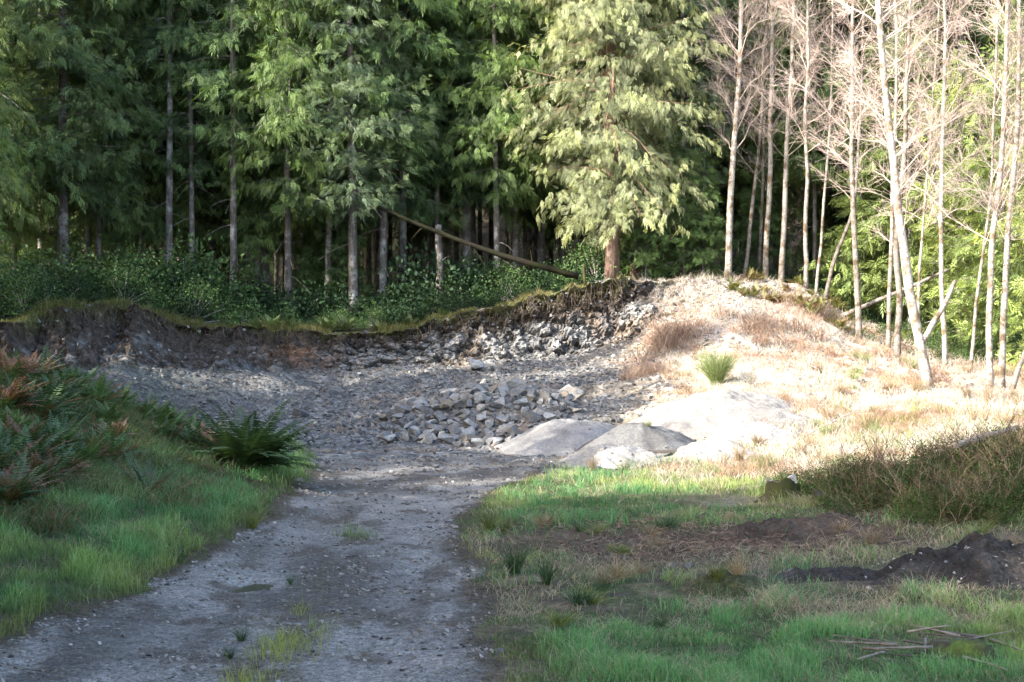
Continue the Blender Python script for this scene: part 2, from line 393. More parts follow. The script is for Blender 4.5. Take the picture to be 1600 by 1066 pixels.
# quarry floor and talus
floor_ = ss(4.7, 5.6, S_ + .4 * n1) * ss(-9.5, -6.5, x + n1) * (1 - right) * (1 - ss(9, 9.1, S_)) * (1 - dry)
tc = mixc(C3((.085, .084, .084)) * np.ones_like(col), C3((.16, .157, .15)), ss(-.2, .3, n2))
tc = mixc(tc, C3((.20, .145, .10)), ss(.12, .4, n1 + .3 * n3) * .6)
col = mixc(col, tc, floor_)
fr = mixc(C3((.115, .11, .104)) * np.ones_like(col), C3((.205, .197, .186)), ss(.3, .8, idv))
fr = mixc(fr, C3((.2, .14, .09)), ss(.15, .4, n1) * .6)
fr = mixc(fr, C3((.05, .045, .04)), (1 - ss(0, .1, f2_ - f1)) * .8)
fl = mixc(C3((.058, .044, .035)) * np.ones_like(col), C3((.105, .098, .092)), ss(.0, .3, n2 + .4 * fbm(GX * 2.2 + S_, S_ * .8, None, 91, 3)))
fl = mixc(fl, C3((.125, .123, .12)), (1 - ss(9.02, 9.4, S_ + .35 * n1 + .25 * fbm(GX * 2.4, S_ * .5, None, 92, 3))) * .85)
fl = mixc(fl, C3((.17, .165, .16)), (idg > .88) * 1.0 * ss(.5, .2, g1))
fl = mixc(fl, C3((.15, .07, .035)), ell(PX, PY, 520, 545, 90, 30) * ss(-.2, .2, n2))
col = mixc(col, mixc(fr, fl, leftc), face)
lowl = leftc * ss(7.3, 8.6, S_ + .5 * fbm(GX * 1.4, S_ * .6, None, 93, 4)) * (1 - ss(8.95, 9.1, S_)) * (1 - right)
col = mixc(col, fl, lowl * .75)
sod_shade = ss(9.62, 9.8, S_ + .12 * n2) * (1 - ss(9.98, 10.02, S_)) * (1 - right)
col = mixc(col, C3((.045, .033, .024)), sod_shade * .9)  # dark sod under the lip, deepened to stand for the undercut's shadow
# forest floor and mossy rim
col = mixc(col, C3((.05, .038, .024)), ss(10.02, 10.3, S_) * (1 - dry))
moss = np.exp(-((S_ - 10.1) / .16) ** 2) * (1 - right) * ss(-.1, .2, n1 + .6 * n2)
col = mixc(col, C3((.13, .135, .035)), moss * .9)
rd = road_d(x, y)
isroad = (rd > 0) & (y > -38) & (S_ < 5.95)
rdirt = mixc(C3((.155, .145, .132)) * np.ones_like(col), C3((.215, .2, .182)), ss(-.25, .25, n1))
rdirt = mixc(rdirt, C3((.095, .086, .076)), ss(.05, .3, fbm(x * 1.1, y * .45, None, 95, 4)))
rut = np.exp(-((x + 2.65 + .12 * vn(y * .4, y * 0, None, 97)) / .24) ** 2) + np.exp(-((x + 1.05 + .12 * vn(y * .4, y * 0, None, 98)) / .24) ** 2)
rdirt = mixc(rdirt, C3((.235, .22, .20)), rut * .45 * ss(30, 24, y))
rdirt = mixc(rdirt, C3((.085, .07, .055)), ss(.12, .3, fbm(x * 2.6, y * 1.6, None, 99, 4)) * .8)
GZ = GZ - .03 * rut * isroad * ss(30, 24, y)
rdirt = mixc(rdirt, C3((.10, .085, .055)), np.exp(-((x + 1.75) / .35) ** 2) * ss(-.1, .2, n2) * ss(16, 11, y))
rcol = mixc(rdirt, C3((.075, .06, .042)), 1 - ss(0, .22, rd + .12 * n2))
col = np.where(isroad[..., None], rcol, col)
wet = np.clip(ell(PX, PY, 690, 905, 60, 45) + ell(PX, PY, 400, 910, 110, 20) + ell(PX, PY, 200, 985, 120, 22) * .9 + ell(PX, PY, 660, 850, 60, 14) * .6 + ell(PX, PY, 320, 850, 90, 12) * .5, 0, 1) * isroad
# puddle hollow
pud = ell(PX + 30 * n2, PY + 5 * n2 + 3 * n3, 395, 911, 82, 6.5, .5)
GZ = GZ - .035 * pud - .05 * ell(PX + 30 * n2, PY + 6 * n2, 1020, 968, 80, 13, .6) - .02 * ell(PX, PY, 690, 903, 60, 16, .6) * isroad + .012 * isroad * fbm(x * 5, y * 5, None, 96, 4)
V = np.stack([GX, GY, GZ], -1)
nrw, ncl = GX.shape
idx = np.arange(nrw * ncl).reshape(nrw, ncl)
Q = np.stack([idx[:-1, :-1], idx[:-1, 1:], idx[1:, 1:], idx[1:, :-1]], -1).reshape(-1, 4)
cls = np.zeros((nrw, ncl), int)
cls[isroad] = 1
cls[(S_ > 5.95) & (S_ < 10.0) & (PX < 1010 + 60 * n1) & (PX > -40)] = 2
qc = cls[:-1, :-1].ravel()
VV, CC, WW = V.reshape(-1, 3), col.reshape(-1, 3), wet.reshape(-1)
for k, nm, m in ((0, 'ground', M_ground), (1, 'gravel_road', M_road), (2, 'quarry_face', M_face)):
    q = Q[qc == k]; used, inv = np.unique(q, return_inverse=True)
    me = Acc().add(VV[used], inv.reshape(-1, 4), None, CC[used]).mesh(nm, m, k != 2)
    if k == 1:
        at = me.attributes.new('wet', 'FLOAT', 'POINT'); at.data.foreach_set('value', WW[used].astype(np.float32))
    o = link(nm, me); o['kind'] = 'structure'
# puddles: still water in the hollows
def puddle(cx, cy, rx, ry, z, seed, name='puddle'):
    a = Acc(); n = 48; th = np.arange(n) / n * TAU
    r = 1 + .3 * vn(np.cos(th) * 1.5 + seed, np.sin(th) * 1.5, None, seed) + .15 * vn(np.cos(th) * 4 + seed, np.sin(th) * 4, None, seed + 1)
    Vp = np.stack([cx + rx * r * np.cos(th), cy + ry * r * np.sin(th), np.full(n, z)], 1)
    Vp = np.concatenate([Vp, [[cx, cy, z]]])
    a.add(Vp, None, np.stack([np.arange(n), (np.arange(n) + 1) % n, np.full(n, n)], 1))
    o = link(name, a.mesh(name, M_water)); o['kind'] = 'structure'
px0 = XY(392, 14.0)
puddle(px0[0], px0[1], .95, .60, h1(*px0) - .046, 3)
px0 = XY(1020, 11.98); puddle(px0[0], px0[1], .62, .5, h1(*px0) - .03, 8)

# ------------------------------------------------------------------ conifers
def tree_trunk(h, r0, seed, bark, flare=1.35, lean=0.0, n=9, k=16, stubs=0):
    a = Acc(); t = np.linspace(0, 1, k); rs = np.random.default_rng(seed)
    ph = rs.uniform(0, 6, 2)
    pts = np.stack([.10 * np.sin(t * 3 + ph[0]) - .10 * np.sin(ph[0]) + lean * h * t, .10 * np.sin(t * 2.5 + ph[1]) - .10 * np.sin(ph[1]), t * h - .3], 1)
    rad = r0 * (1 - .85 * t) * (1 + (flare - 1) * np.exp(-t * h / .5))
    tube(a, pts, rad, n, wob=.05)
    for i in range(stubs):
        z = rs.uniform(.6, h * .45); az = rs.uniform(0, TAU); L = rs.uniform(.4, 1.6)
        i0 = np.interp(z + .3, t * h, np.arange(k)); b0 = np.array([np.interp(z, pts[:, 2], pts[:, 0]), np.interp(z, pts[:, 2], pts[:, 1]), z])
        d = np.array([math.cos(az), math.sin(az), rs.uniform(-.4, .15)])
        tt = np.linspace(0, 1, 4)[:, None]
        tube(a, b0 + d * L * tt + np.array([0, 0, -.3]) * L * tt ** 2, np.linspace(.018, .005, 4), 3, (1.2, 1.15, 1.1), cap=False)
    return a, pts
def crown(acc, h, zb, rmax, nb, spr, size, droop, base_c, seed, up=.2, drop=.55, prof=.8, flat=0.35, sag=.3, one_side=None, leafn=7, lw=.185, wood=1, tipc=(1.25, 1.2, .9)):
    rs = np.random.default_rng(seed)
    zz = zb + (h - zb) * rs.uniform(0, 1, nb) ** 1.05
    tt = (zz - zb) / (h - zb)
    Ls = rmax * np.maximum(1 - tt, .05) ** prof * (.55 + .45 * np.minimum(1, tt * 6)) * rs.uniform(.5, 1.15, nb)
    az = rs.uniform(0, TAU, nb) if one_side is None else rs.normal(one_side, 1.0, nb)
    cb = np.array(base_c)
    bt = rs.uniform(.75, 1.25, nb)
    for i in range(nb):
        L = max(Ls[i], .25); d = np.array([math.cos(az[i]), math.sin(az[i]), 0]); sd = np.array([-d[1], d[0], 0])
        u_, dr = up * rs.uniform(-.6, 2.2), drop * rs.uniform(.45, 1.5)
        bend = rs.uniform(-.25, .25)
        def B(t):
            t = np.asarray(t)[:, None]
            return np.array([0, 0, zz[i]]) + d * L * t + sd * bend * L * t * t + np.array([0, 0, 1.0]) * L * (u_ * t - dr * t * t + .18 * t ** 4)
        if wood:
            tube(acc, B(np.linspace(0, .92, 6)), np.linspace(.012 + .009 * L, .004, 6), 3, (.9, .85, .8), 1, False)
        n = max(3, int(L * spr * (.8 + .4 * rs.random())))
        nn_ = max(4, int(L * 6)); tn = (np.arange(nn_) + rs.uniform(.2, .8, nn_)) / nn_; kn = rs.integers(0, nn_, n)
        nj = rs.normal(0, .42, (nn_, 3)); nb2 = rs.uniform(.62, 1.4, nn_); nzo = rs.normal(0, .16, nn_)
        v = rs.uniform(.05, 1, n); sg_ = np.where(rs.random(nn_) < .5, 1, -1)[kn]
        t = np.clip(.06 + .9 * tn[kn] + v * .16, 0, 1.02)
        lat = sg_ * v * flat * L * np.clip(tn[kn] * (1.25 - tn[kn]) * 2.2, .15, 1) * rs.uniform(.6, 1.2, nn_)[kn]
        p = B(t) + sd * lat[:, None] - np.array([0, 0, 1]) * (np.abs(lat) * sag - v * nzo[kn])[:, None] + rs.normal(0, .06, (n, 3))
        ax = nrm(d * rs.uniform(.2, .8, n)[:, None] + sd * (np.sign(lat) * rs.uniform(.1, .8, n))[:, None] + np.array([0, 0, -1]) * (droop * rs.uniform(.2, 1.7, n))[:, None] + nj[kn] + rs.normal(0, .3, (n, 3)))
        nn = nrm(rs.normal(0, .8, (n, 3)) + d * .6 + np.array([0, 0, .5]))
        side = nrm(np.cross(ax, nn))
        sz = size * rs.uniform(.5, 1.6, n)
        cc = cb[None] * (bt[i] * nb2[kn] * rs.uniform(.7, 1.25, n))[:, None] * (1 + (np.array(tipc) - 1)[None] * (t ** 3)[:, None])
        k = np.arange(leafn)
        sg = np.where(k % 2 == 0, 1, -1); f = k / (leafn - 1)
        pb = p[:, None] + ax[:, None] * (sz[:, None] * f * .72)[..., None]
        last = (k == leafn - 1)
        dd = nrm(ax[:, None] * np.where(last, 1, .75)[None, :, None] + side[:, None] * (np.where(last, 0, sg * .5))[None, :, None])
        LL = sz[:, None] * np.where(last, .42, .5 * (1 - .45 * f))[None]
        sd2 = nrm(np.cross(dd, np.cross(side, ax)[:, None]))
        kites(acc, pb.reshape(-1, 3), dd.reshape(-1, 3), sd2.reshape(-1, 3), LL.ravel(), LL.ravel() * lw, np.repeat(cc, leafn, 0), 0,
              bend=np.array([0, 0, -1.0]) * (LL.ravel() * .12 * droop)[:, None])
    return acc
GREEN = (.098, .150, .058); CEDAR = (.20, .222, .135); HEM = (.19, .25, .09)
protos = {}
def proto(key, h, r0, zb, rmax, nb, spr, size, droop, c, bark=M_bark, stubs=0, **kw):
    tr, _ = tree_trunk(h, r0, hash(key) % 1000 if False else sum(map(ord, key)), bark, stubs=stubs)
    cr = crown(Acc(), h * .995, zb, rmax, nb, spr, size, droop, c, sum(map(ord, key)) * 7, **kw)
    protos[key] = (tr.mesh('trunk', bark, True), cr.mesh('crown', [M_conifer, bark]), r0)
proto('slim_a', 23, .13, 4.2, 2.3, 190, 40, .32, 1.0, (.10, .152, .056), stubs=8, prof=.4, flat=.45)
proto('slim_b', 22, .12, 3.0, 2.1, 190, 40, .30, 1.2, (.115, .158, .062), stubs=8, prof=.35, flat=.45)
proto('slim_c', 24, .14, 6.0, 2.4, 165, 38, .32, .8, (.088, .14, .06), stubs=10, prof=.4, flat=.45)
proto('edge_a', 21, .19, 3.0, 3.2, 240, 40, 0.31, 1.0, GREEN, stubs=5, prof=.5)
proto('edge_b', 20, .18, 3.8, 3.1, 230, 40, 0.3, .8, (.088, .142, .062), stubs=5, prof=.5)
proto('edge_c', 22, .20, 3.2, 3.6, 220, 38, 0.33, 1.2, (.112, .158, .062), stubs=4, prof=.5)
proto('edge_d', 19, .16, 3.8, 2.6, 200, 42, 0.27, .6, (.105, .150, .088), stubs=6, drop=.35, flat=.45, prof=.5)
proto('big_cedar', 25, .245, 2.2, 3.9, 460, 52, .25, 1.25, CEDAR, M_cedar, prof=.5, drop=.6, up=.3)
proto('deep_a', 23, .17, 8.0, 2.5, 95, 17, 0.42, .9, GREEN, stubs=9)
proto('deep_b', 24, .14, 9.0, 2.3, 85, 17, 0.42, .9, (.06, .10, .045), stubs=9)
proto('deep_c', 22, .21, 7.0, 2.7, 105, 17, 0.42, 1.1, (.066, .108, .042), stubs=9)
proto('under', 6, .05, .3, 1.7, 110, 34, .26, .5, (.075, .125, .045), drop=.4, up=.2, flat=.5, sag=.15)
proto('young', 11, .09, .4, 2.5, 150, 24, .34, .35, HEM, drop=.35, up=.15, flat=.5, sag=.12, lw=.24)
proto('young_b', 9, .08, .3, 2.2, 120, 24, .32, .45, (.215, .26, .09), drop=.4, up=.2, flat=.5, sag=.15, lw=.24)
def put_tree(key, x, y, s=1.0, rz=None, label='', cat='tree', group=None, name='conifer_tree', wr=1.0, sr=None, sink=0):
    tm, cm, r0 = protos[key]
    o = thing(name, label, cat, (x, y, h1(x, y) - sink), rng.uniform(0, TAU) if rz is None else rz, group, (sr or s, sr or s, s))
    t = link('trunk', tm, o); t.scale = (wr, wr, 1)
    link('crown', cm, o)
    return o
taken = []
front = [  # photo column, distance, kind, height scale, trunk factor, label
 (-45, 46, 'edge_c', 1.0, 1.1, 'shaded conifer with low green boughs at the left end of the forest edge'),
 (98, 47.5, 'edge_b', 1.0, 1.15, 'conifer with the stout grey trunk rising just behind the top of the left soil cliff'),
 (136, 50, 'edge_d', .95, .7, 'slim conifer close beside the stout grey trunk above the left soil cliff'),
 (184, 52, 'edge_a', 1.0, .95, 'dark straight conifer between the stout grey trunk and the pale lichened trunk'),
 (262, 50, 'deep_b', 1.0, 1.05, 'tall conifer with a pale grey lichened trunk bare almost to the treetops'),
 (330, 54, 'edge_c', 1.0, 1.0, 'bushy dark conifer right of the pale grey lichened trunk'),
 (413, 53, 'edge_a', 1.05, .9, 'shaded conifer with a dark trunk above the middle of the dark shrub bank'),
 (480, 56, 'edge_b', 1.0, .9, 'shaded conifer behind the shrubs, left of the grey trunk that stands in the shrubs'),
 (552, 49.8, 'edge_d', 1.05, 1.05, 'conifer with a grey trunk standing in the shrubs left of the leaning mossy log'),
 (628, 52.5, 'edge_b', 1.05, .9, 'conifer with sunlit upper boughs standing over the top end of the leaning log'),
 (728, 54, 'edge_b', 1.1, .9, 'conifer behind the middle of the leaning mossy log, left of the big bright cedar'),
 (846, 55.5, 'edge_b', 1.0, 1.0, 'conifer with a mottled grey trunk just left of the big bright cedar'),
 (957, 50.5, 'big_cedar', 1.0, 1.0, 'big bushy cedar, brightly sunlit, with a reddish trunk at the rim of the quarry'),
 (1070, 54, 'edge_d', .95, 1.0, 'shaded conifer just right of the big bright cedar'),
 (1110, 59, 'edge_a', 1.0, 1.0, 'dark conifer behind the leftmost white alder on the mound'),
 (1185, 58, 'edge_c', 1.0, .9, 'dark conifer behind the cluster of white alders on the mound'),
]
for px, Y, k, s, wr, lab in front:
    X, Y = XY(px, Y); taken.append((X, Y))
    put_tree(k, X, Y, s, None, lab, wr=wr, group=None if k == 'big_cedar' else 'conifers along the forest edge', name='cedar_tree' if k == 'big_cedar' else 'conifer_tree')
def scatter(n, ylo, yhi, ulo, uhi, dmin, tries=9000):
    out = []
    for _ in range(tries):
        Y = math.sqrt(rng.uniform(ylo ** 2, yhi ** 2)); X = rng.uniform(ulo, uhi) * Y
        if all((X - a) ** 2 + (Y - b) ** 2 > dmin ** 2 for a, b in taken):
            taken.append((X, Y)); out.append((X, Y))
            if len(out) >= n: break
    return out
for px, Y in [(20, 50), (62, 52.5), (160, 49.5), (222, 51.5), (300, 50.5), (368, 50), (395, 52.5), (452, 49.5), (505, 51), (520, 54), (598, 51), (690, 53.5), (775, 52), (805, 54), (1005, 55), (1040, 57), (240, 54), (130, 55), (1140, 56), (1225, 57)]:
    X, Y = XY(px + rng.uniform(-8, 8), Y); taken.append((X, Y))
    put_tree(random.choice(['slim_a', 'slim_b', 'slim_c']), X, Y, rng.uniform(.9, 1.1), None, 'slim conifer filling a gap between the bigger trees of the forest edge', group='slim conifers in the forest edge', wr=rng.uniform(.7, 1.1))
for i in range(40):
    px = rng.uniform(-30, 930) if i < 34 else rng.uniform(1000, 1230); X, Y = XY(px, rng.uniform(49.5, 57))
    if abs(px - 957) < 40 or 560 < px < 930: continue
    put_tree('under', X, Y, rng.uniform(.45, 1.05), None, 'small dark conifer growing in the undergrowth below the forest edge', group='small conifers in the undergrowth')
# second row, still branchy, then the trunks deep in the wood
for X, Y in scatter(34, 54, 62, -.42, .30, 2.6):
    put_tree(random.choice(['edge_a', 'edge_b', 'slim_a', 'slim_b', 'slim_c', 'edge_d']), X, Y, rng.uniform(.9, 1.15), None, 'dark conifer in the second row of the shaded forest edge', group='conifers in the second row of the forest', wr=rng.uniform(.6, 1.0))
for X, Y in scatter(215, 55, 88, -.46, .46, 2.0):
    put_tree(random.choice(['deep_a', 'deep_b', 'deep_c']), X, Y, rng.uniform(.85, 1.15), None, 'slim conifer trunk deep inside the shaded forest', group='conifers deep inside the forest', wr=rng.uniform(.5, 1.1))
# far wood on the hillside: one mass
fw = Acc()
for i in range(150):
    Y = rng.uniform(88, 140); X = rng.uniform(-.55, .55) * Y; z0 = h1(X, Y)
    a = crown(Acc(), rng.uniform(15, 22), 2.5, 3.4, 62, 6, 1.15, 1.0, np.array(GREEN) * rng.uniform(.7, 1.2), i + 900, wood=0, leafn=6)
    a.V = [v + np.array([X, Y, z0]) for v in a.V]
    for v, q, c in zip(a.V, a.Q, a.C): pass
    fw.add(np.concatenate(a.V), np.concatenate(a.Q), None, np.concatenate(a.C))
    tube(fw, np.array([[X, Y, z0 - .5], [X, Y, z0 + 12]]), [.2, .08], 5, (.06, .05, .045))
tag(link('forest', fw.mesh('forest', M_conifer)), 'dark far conifer wood on the hillside behind the trunks', 'forest', kind='stuff')
# tall trees at the left of the clearing, which throw the shade over the foreground and the cliff
for X, Y, s in [(-14, 3, .95), (-15.5, -1.5, 1), (-13.5, -6, 1), (-17, 6.5, .95), (-19, 1, 1.05), (-16, -11, 1), (-20, -6, 1), (-21, 6, 1), (-22, -14, 1.0), (-18, -17, 1), (-24, 0, 1.05),
                (-10, 1, .85), (-11, -3, .9), (-9.2, 5, .7), (-9.6, 9.5, .75), (-12, 8, .8), (-11.5, 17, .38), (-12.5, 14.5, .4), (-10, 15, .3), (-10.5, 12.5, .42), (-9.5, -9, .9), (-6, -13, .95), (-11, -14, 1), (-2, -17, 1),
                (-15, 29, .8), (-14.5, 34, .74), (-13.5, 31, .6), (-17, 27, .7), (-16, 38, .68), (-18.5, 42, .7), (-19, 32, .74), (-20, 37, .72), (-22, 29, .75), (-18, 47, .66), (-22, 45, .75),
                (-20, 14, .5), (-16, 17.5, .62), (-22, 19, .62), (-15, 21.5, .6), (-19.5, 25, .66), (-15.5, 25.5, .62), (-24, 24, .7), (-24.5, 12, .6)]:
    put_tree(random.choice(['edge_a', 'edge_b', 'edge_c']), X, Y, s, None, 'tall conifer in the wood along the left side of the clearing', group='conifers beside the clearing', sr=max(s, .8))
# sunlit young conifers behind the alders
for i, (px, Y, k, s, lab) in enumerate([
    (1345, 53, 'young', .85, 'sunlit young hemlock behind the alder at the foot of the mound'),
    (1420, 52, 'young', 1.15, 'feathery light green hemlock behind the thick leaning alder'),
    (1500, 50, 'young_b', 1.2, 'light green young conifer between the thick leaning alder and the twin alders'),
    (1570, 47, 'young', 1.05, 'bright green young conifer behind the twin alders at the right edge'),
    (1640, 43, 'young_b', 1.15, 'bright yellow green conifer whose boughs reach in at the right edge'),
    (1465, 58, 'young', 1.6, 'tall pale green conifer in the second row behind the alders'),
    (1545, 57, 'young_b', 1.9, 'tall pale green conifer at the top right corner, behind the twin alders'),
    (1620, 54, 'young', 1.7, 'tall bright conifer beyond the right edge alders'),
    (1390, 60, 'young_b', 1.9, 'tall pale conifer behind the thick leaning alder'),
    (1500, 62, 'young', 2.0, 'tallest pale conifer at the back, above the lone thin alder'),
    (1330, 63, 'young', 1.8, 'tall pale conifer at the back, above the mound end alder')]):
    X, Y = XY(px, Y); put_tree(k, X, Y, s, None, lab, name='hemlock_tree', group='young conifers behind the alders', sr=min(s, 1.5))

# ------------------------------------------------------------------ bare alders
def alder(pts, w, Y, label, nb=26, dY=0.0, zfrom=.28, tw=1.0, tone=1.0, name='alder_tree', top=True):
    """pts: photo points from the foot to the top; w: trunk width in photo pixels"""
    pp = [P(a, b, Y + dY * i) for i, (a, b) in enumerate(pts)]
    if top:
        d = pp[-1] - pp[-2]; d = d / np.linalg.norm(d); pp += [pp[-1] + d * 1.6, pp[-1] + d * 3.4]
    pp = np.array(pp); pp[0] = [pp[0][0], pp[0][1], h1(pp[0][0], pp[0][1]) - .12]
    s = np.concatenate([[0], np.cumsum(np.linalg.norm(np.diff(pp, axis=0), axis=1))]); Ltot = s[-1]
    tt = np.linspace(0, Ltot, 26)
    base = pp[0].copy(); C = np.stack([np.interp(tt, s, pp[:, i]) for i in range(3)], 1)
    C[1:-1] = (C[:-2] + 2 * C[1:-1] + C[2:]) / 4
    wob = np.stack([fbm(tt * .5, tt * 0 + w + pts[0][0], None, 3, 2), fbm(tt * .5, tt * 0 + w + 9 + pts[0][0], None, 4, 2), tt * 0], 1) * .09 * ss(0, 1.5, tt)[:, None]
    C = C + wob - base
    r0 = w / F * Y * .42
    o = thing(name, label, 'tree', base, 0, 'bare alders at the edge of the wood')
    a = Acc(); rad = r0 * (1 - .62 * tt / Ltot) * (1 + .35 * np.exp(-tt / .25))
    tube(a, C, rad, 9, (tone,) * 3, wob=.05)
    link('trunk', a.mesh('trunk', M_alder, True), o)
    b = Acc()
    def stick(p0, d, L, r, lvl, curve):
        k = 5 if lvl == 0 else (4 if lvl == 1 else 3)
        t = np.linspace(0, 1, k)[:, None]
        j = rng.normal(0, .04 * L, (k, 3)) * t
        pt = p0 + d * L * t + curve * L * t * t + j
        tube(b, pt, np.linspace(r, max(r * .35, .0026), k), 3 if lvl else 4, (1.15, 1.08, 1.02) if lvl == 0 else (1, .9, .88), 0, False)
        return pt
    def perp(d):
        v = nrm(np.cross(d, rng.normal(0, 1, 3))); return v
    for i in range(int(nb * 1.1)):
        f = zfrom + (1 - zfrom) * rng.uniform(0, 1) ** .8
        p0 = np.array([np.interp(f * Ltot, tt, C[:, k]) for k in range(3)])
        az = rng.uniform(0, TAU); el = rng.uniform(.45, 1.1)
        d = np.array([math.cos(az) * math.cos(el), math.sin(az) * math.cos(el), math.sin(el)])
        L = rng.uniform(.7, 3.0) * tw * (1.15 - .5 * f)
        m = stick(p0, d, L, r0 * .11 + .0035, 0, np.array([0, 0, rng.uniform(-.5, .25)]))
        for q in range(int(5 + 5 * L)):
            u = rng.uniform(.2, 1) * (len(m) - 1.001); k = int(u); p1 = m[k] + (m[k + 1] - m[k]) * (u - k)
            d1 = nrm(d * 1.0 + perp(d) * rng.uniform(.3, .8) + np.array([0, 0, rng.uniform(-.25, .3)]))
            L1 = rng.uniform(.25, .85) * (.6 + .25 * L)
            m1 = stick(p1, d1, L1, .0045, 1, np.array([0, 0, rng.uniform(-.3, .15)]))
            for w_ in range(3):
                p2 = m1[rng.integers(1, len(m1))]
                stick(p2, nrm(d1 + perp(d1) * .8), rng.uniform(.15, .5), .0031, 2, np.zeros(3))
    if nb: link('crown', b.mesh('crown', M_twig), o)
    return o
alder([(1137, 437), (1142, 320), (1150, 200), (1157, 90), (1160, -10)], 13, 50, 'white alder leftmost on the mound, standing alone at its top', 34)
alder([(1163, 424), (1176, 300), (1190, 170), (1196, 60)], 8, 52, 'thin brownish alder between the leftmost alder and the white pair', 16, tone=.6)
alder([(1196, 420), (1203, 280), (1207, 140), (1208, -10)], 11, 52, 'straight white alder in the middle of the mound cluster', 32)
alder([(1186, 428), (1192, 280), (1198, 160)], 7, 53, 'slender alder half hidden behind the straight white alder', 12, tone=.7)
alder([(1220, 428), (1229, 280), (1238, 140), (1242, -10)], 11, 51, 'white alder leaning slightly right, right of the straight white alder', 30)
alder([(1259, 445), (1261, 300), (1262, 150), (1264, -10)], 9, 50, 'thin white alder upright at the right shoulder of the mound', 28)
alder([(1275, 450), (1286, 330), (1300, 200), (1302, 60)], 6, 51, 'very thin alder with twiggy crown right of the mound cluster', 22)
alder([(1288, 455), (1305, 400), (1332, 340), (1342, 220), (1350, 80)], 8, 50, 'crooked small alder bending right from the mound foot', 20, tone=.75)
alder([(1343, 492), (1336, 380), (1331, 220), (1332, 90), (1334, -10)], 12, 46, 'white alder with a brown right side at the foot of the mound', 34)
alder([(1452, 614), (1440, 545), (1418, 440), (1402, 320), (1390, 180), (1380, 70), (1374, -10)], 20, 38, 'thick white alder leaning left, nearest of the alders', 44, tw=1.25)
alder([(1388, 525), (1392, 400), (1397, 270), (1400, 120), (1402, -10)], 9, 45, 'straight alder just left of the foot of the thick leaning alder', 24, tone=.8)
alder([(1402, 540), (1405, 470), (1400, 380), (1412, 250), (1420, 100)], 13, 43.5, 'mossy alder hard against the thick leaning alder', 20, tone=.8)
alder([(1477, 545), (1470, 420), (1472, 280), (1476, 120), (1478, -10)], 10, 44, 'straight thin alder right of the thick leaning alder', 34)
alder([(1515, 555), (1528, 450), (1545, 330), (1555, 180), (1560, 60)], 7, 43, 'thin alder leaning right between the lone thin alder and the twins', 24)
alder([(1546, 606), (1547, 500), (1550, 400), (1562, 280), (1572, 130), (1576, -10)], 13, 38.5, 'left one of the twin white alders near the right edge', 36)
alder([(1564, 608), (1568, 500), (1576, 380), (1588, 240), (1594, 90), (1596, -10)], 13, 38, 'right one of the twin white alders near the right edge', 34)
alder([(1578, 612), (1590, 575), (1612, 520), (1640, 440), (1660, 300)], 10, 37.5, 'alder stem slanting right at the very edge of the picture', 16, tone=.8)
alder([(1432, 560), (1436, 420), (1452, 250), (1462, 100)], 6, 45, 'whip thin alder behind the thick leaning alder', 26, tone=.9)

# ------------------------------------------------------------------ logs, stump, sticks, plank
def log(name, a, b, r0, r1, label, mt=M_moss, cat='log', sag=.0, n=9, k=14, bits=0, group=None, tint=1.0):
    a, b = np.array(a), np.array(b); t = np.linspace(0, 1, k)
    C = a + (b - a) * t[:, None]; C[:, 2] -= sag * np.sin(t * math.pi)
    C[:, :] += np.stack([fbm(t * 3, t * 0 + a[0], None, 8, 2), fbm(t * 3, t * 0 + a[1], None, 9, 2), fbm(t * 3, t * 0 + b[0], None, 10, 2)], 1) * r0 * .7
    base = a.copy(); acc = Acc(); tube(acc, C - base, np.linspace(r0, r1, k), n, (tint,) * 3, wob=.07)
    for i in range(bits):
        p = C[rng.integers(2, k - 2)] - base; d = nrm(rng.normal(0, 1, 3) * np.array([1, 1, .6])); L = rng.uniform(.3, .9)
        tt = np.linspace(0, 1, 4)[:, None]
        tube(acc, p + d * L * tt + np.array([0, 0, -.25]) * L * tt * tt, np.linspace(.02, .006, 4), 4, cap=False)
    o = link(name, acc.mesh(name, mt, True), None, base)
    return tag(o, label, cat, group)
log('fallen_log', P(905, 430, 49.4), P(590, 322, 49.6), .115, .06, 'mossy fallen log leaning across the dark forest front, left of the big cedar', bits=9, sag=.25, tint=.33)
log('fallen_log', P(1436, 545, 43), P(1493, 440, 44), .10, .065, 'thick pale log propped up slanting right behind the thick leaning alder', M_alder, bits=2)
log('fallen_log', P(1320, 492, 46.5), P(1482, 422, 46.0), .075, .045, 'long thin pale log lying slanted behind the alder trunks', M_alder, bits=4)
log('branch', P(1238, 690, 32) , P(1340, 640, 33), .018, .01, 'long thin reddish stick lying on the bleached grass slope', M_twig, 'branch', bits=2)
log('branch', np.array([*XY(1262, 17.4), h1(*XY(1262, 17.4)) + .05]), np.array([*XY(1312, 17.2), h1(*XY(1312, 17.2)) + .05]), .022, .016, 'pale bare stick lying on the dark earth in front of the stumps', M_wood, 'branch')
log('snag', np.array([*XY(690, 50.2), h1(*XY(690, 50.2)) - .2]), P(684, 352, 50.4), .15, .11, 'pale broken grey snag standing in the shrubs under the leaning log', M_bark, 'dead tree', bits=2, tint=.65)
log('snag', np.array([*XY(994, 52), h1(*XY(994, 52)) - .2]), P(992, 408, 52), .22, .17, 'rotten brown stump behind the big cedar trunk', M_cedar, 'stump')
log('snag', np.array([*XY(915, 50), h1(*XY(915, 50)) - .2]), P(912, 412, 50), .07, .05, 'short thin broken snag at the foot of the leaning log', M_moss, 'dead tree')
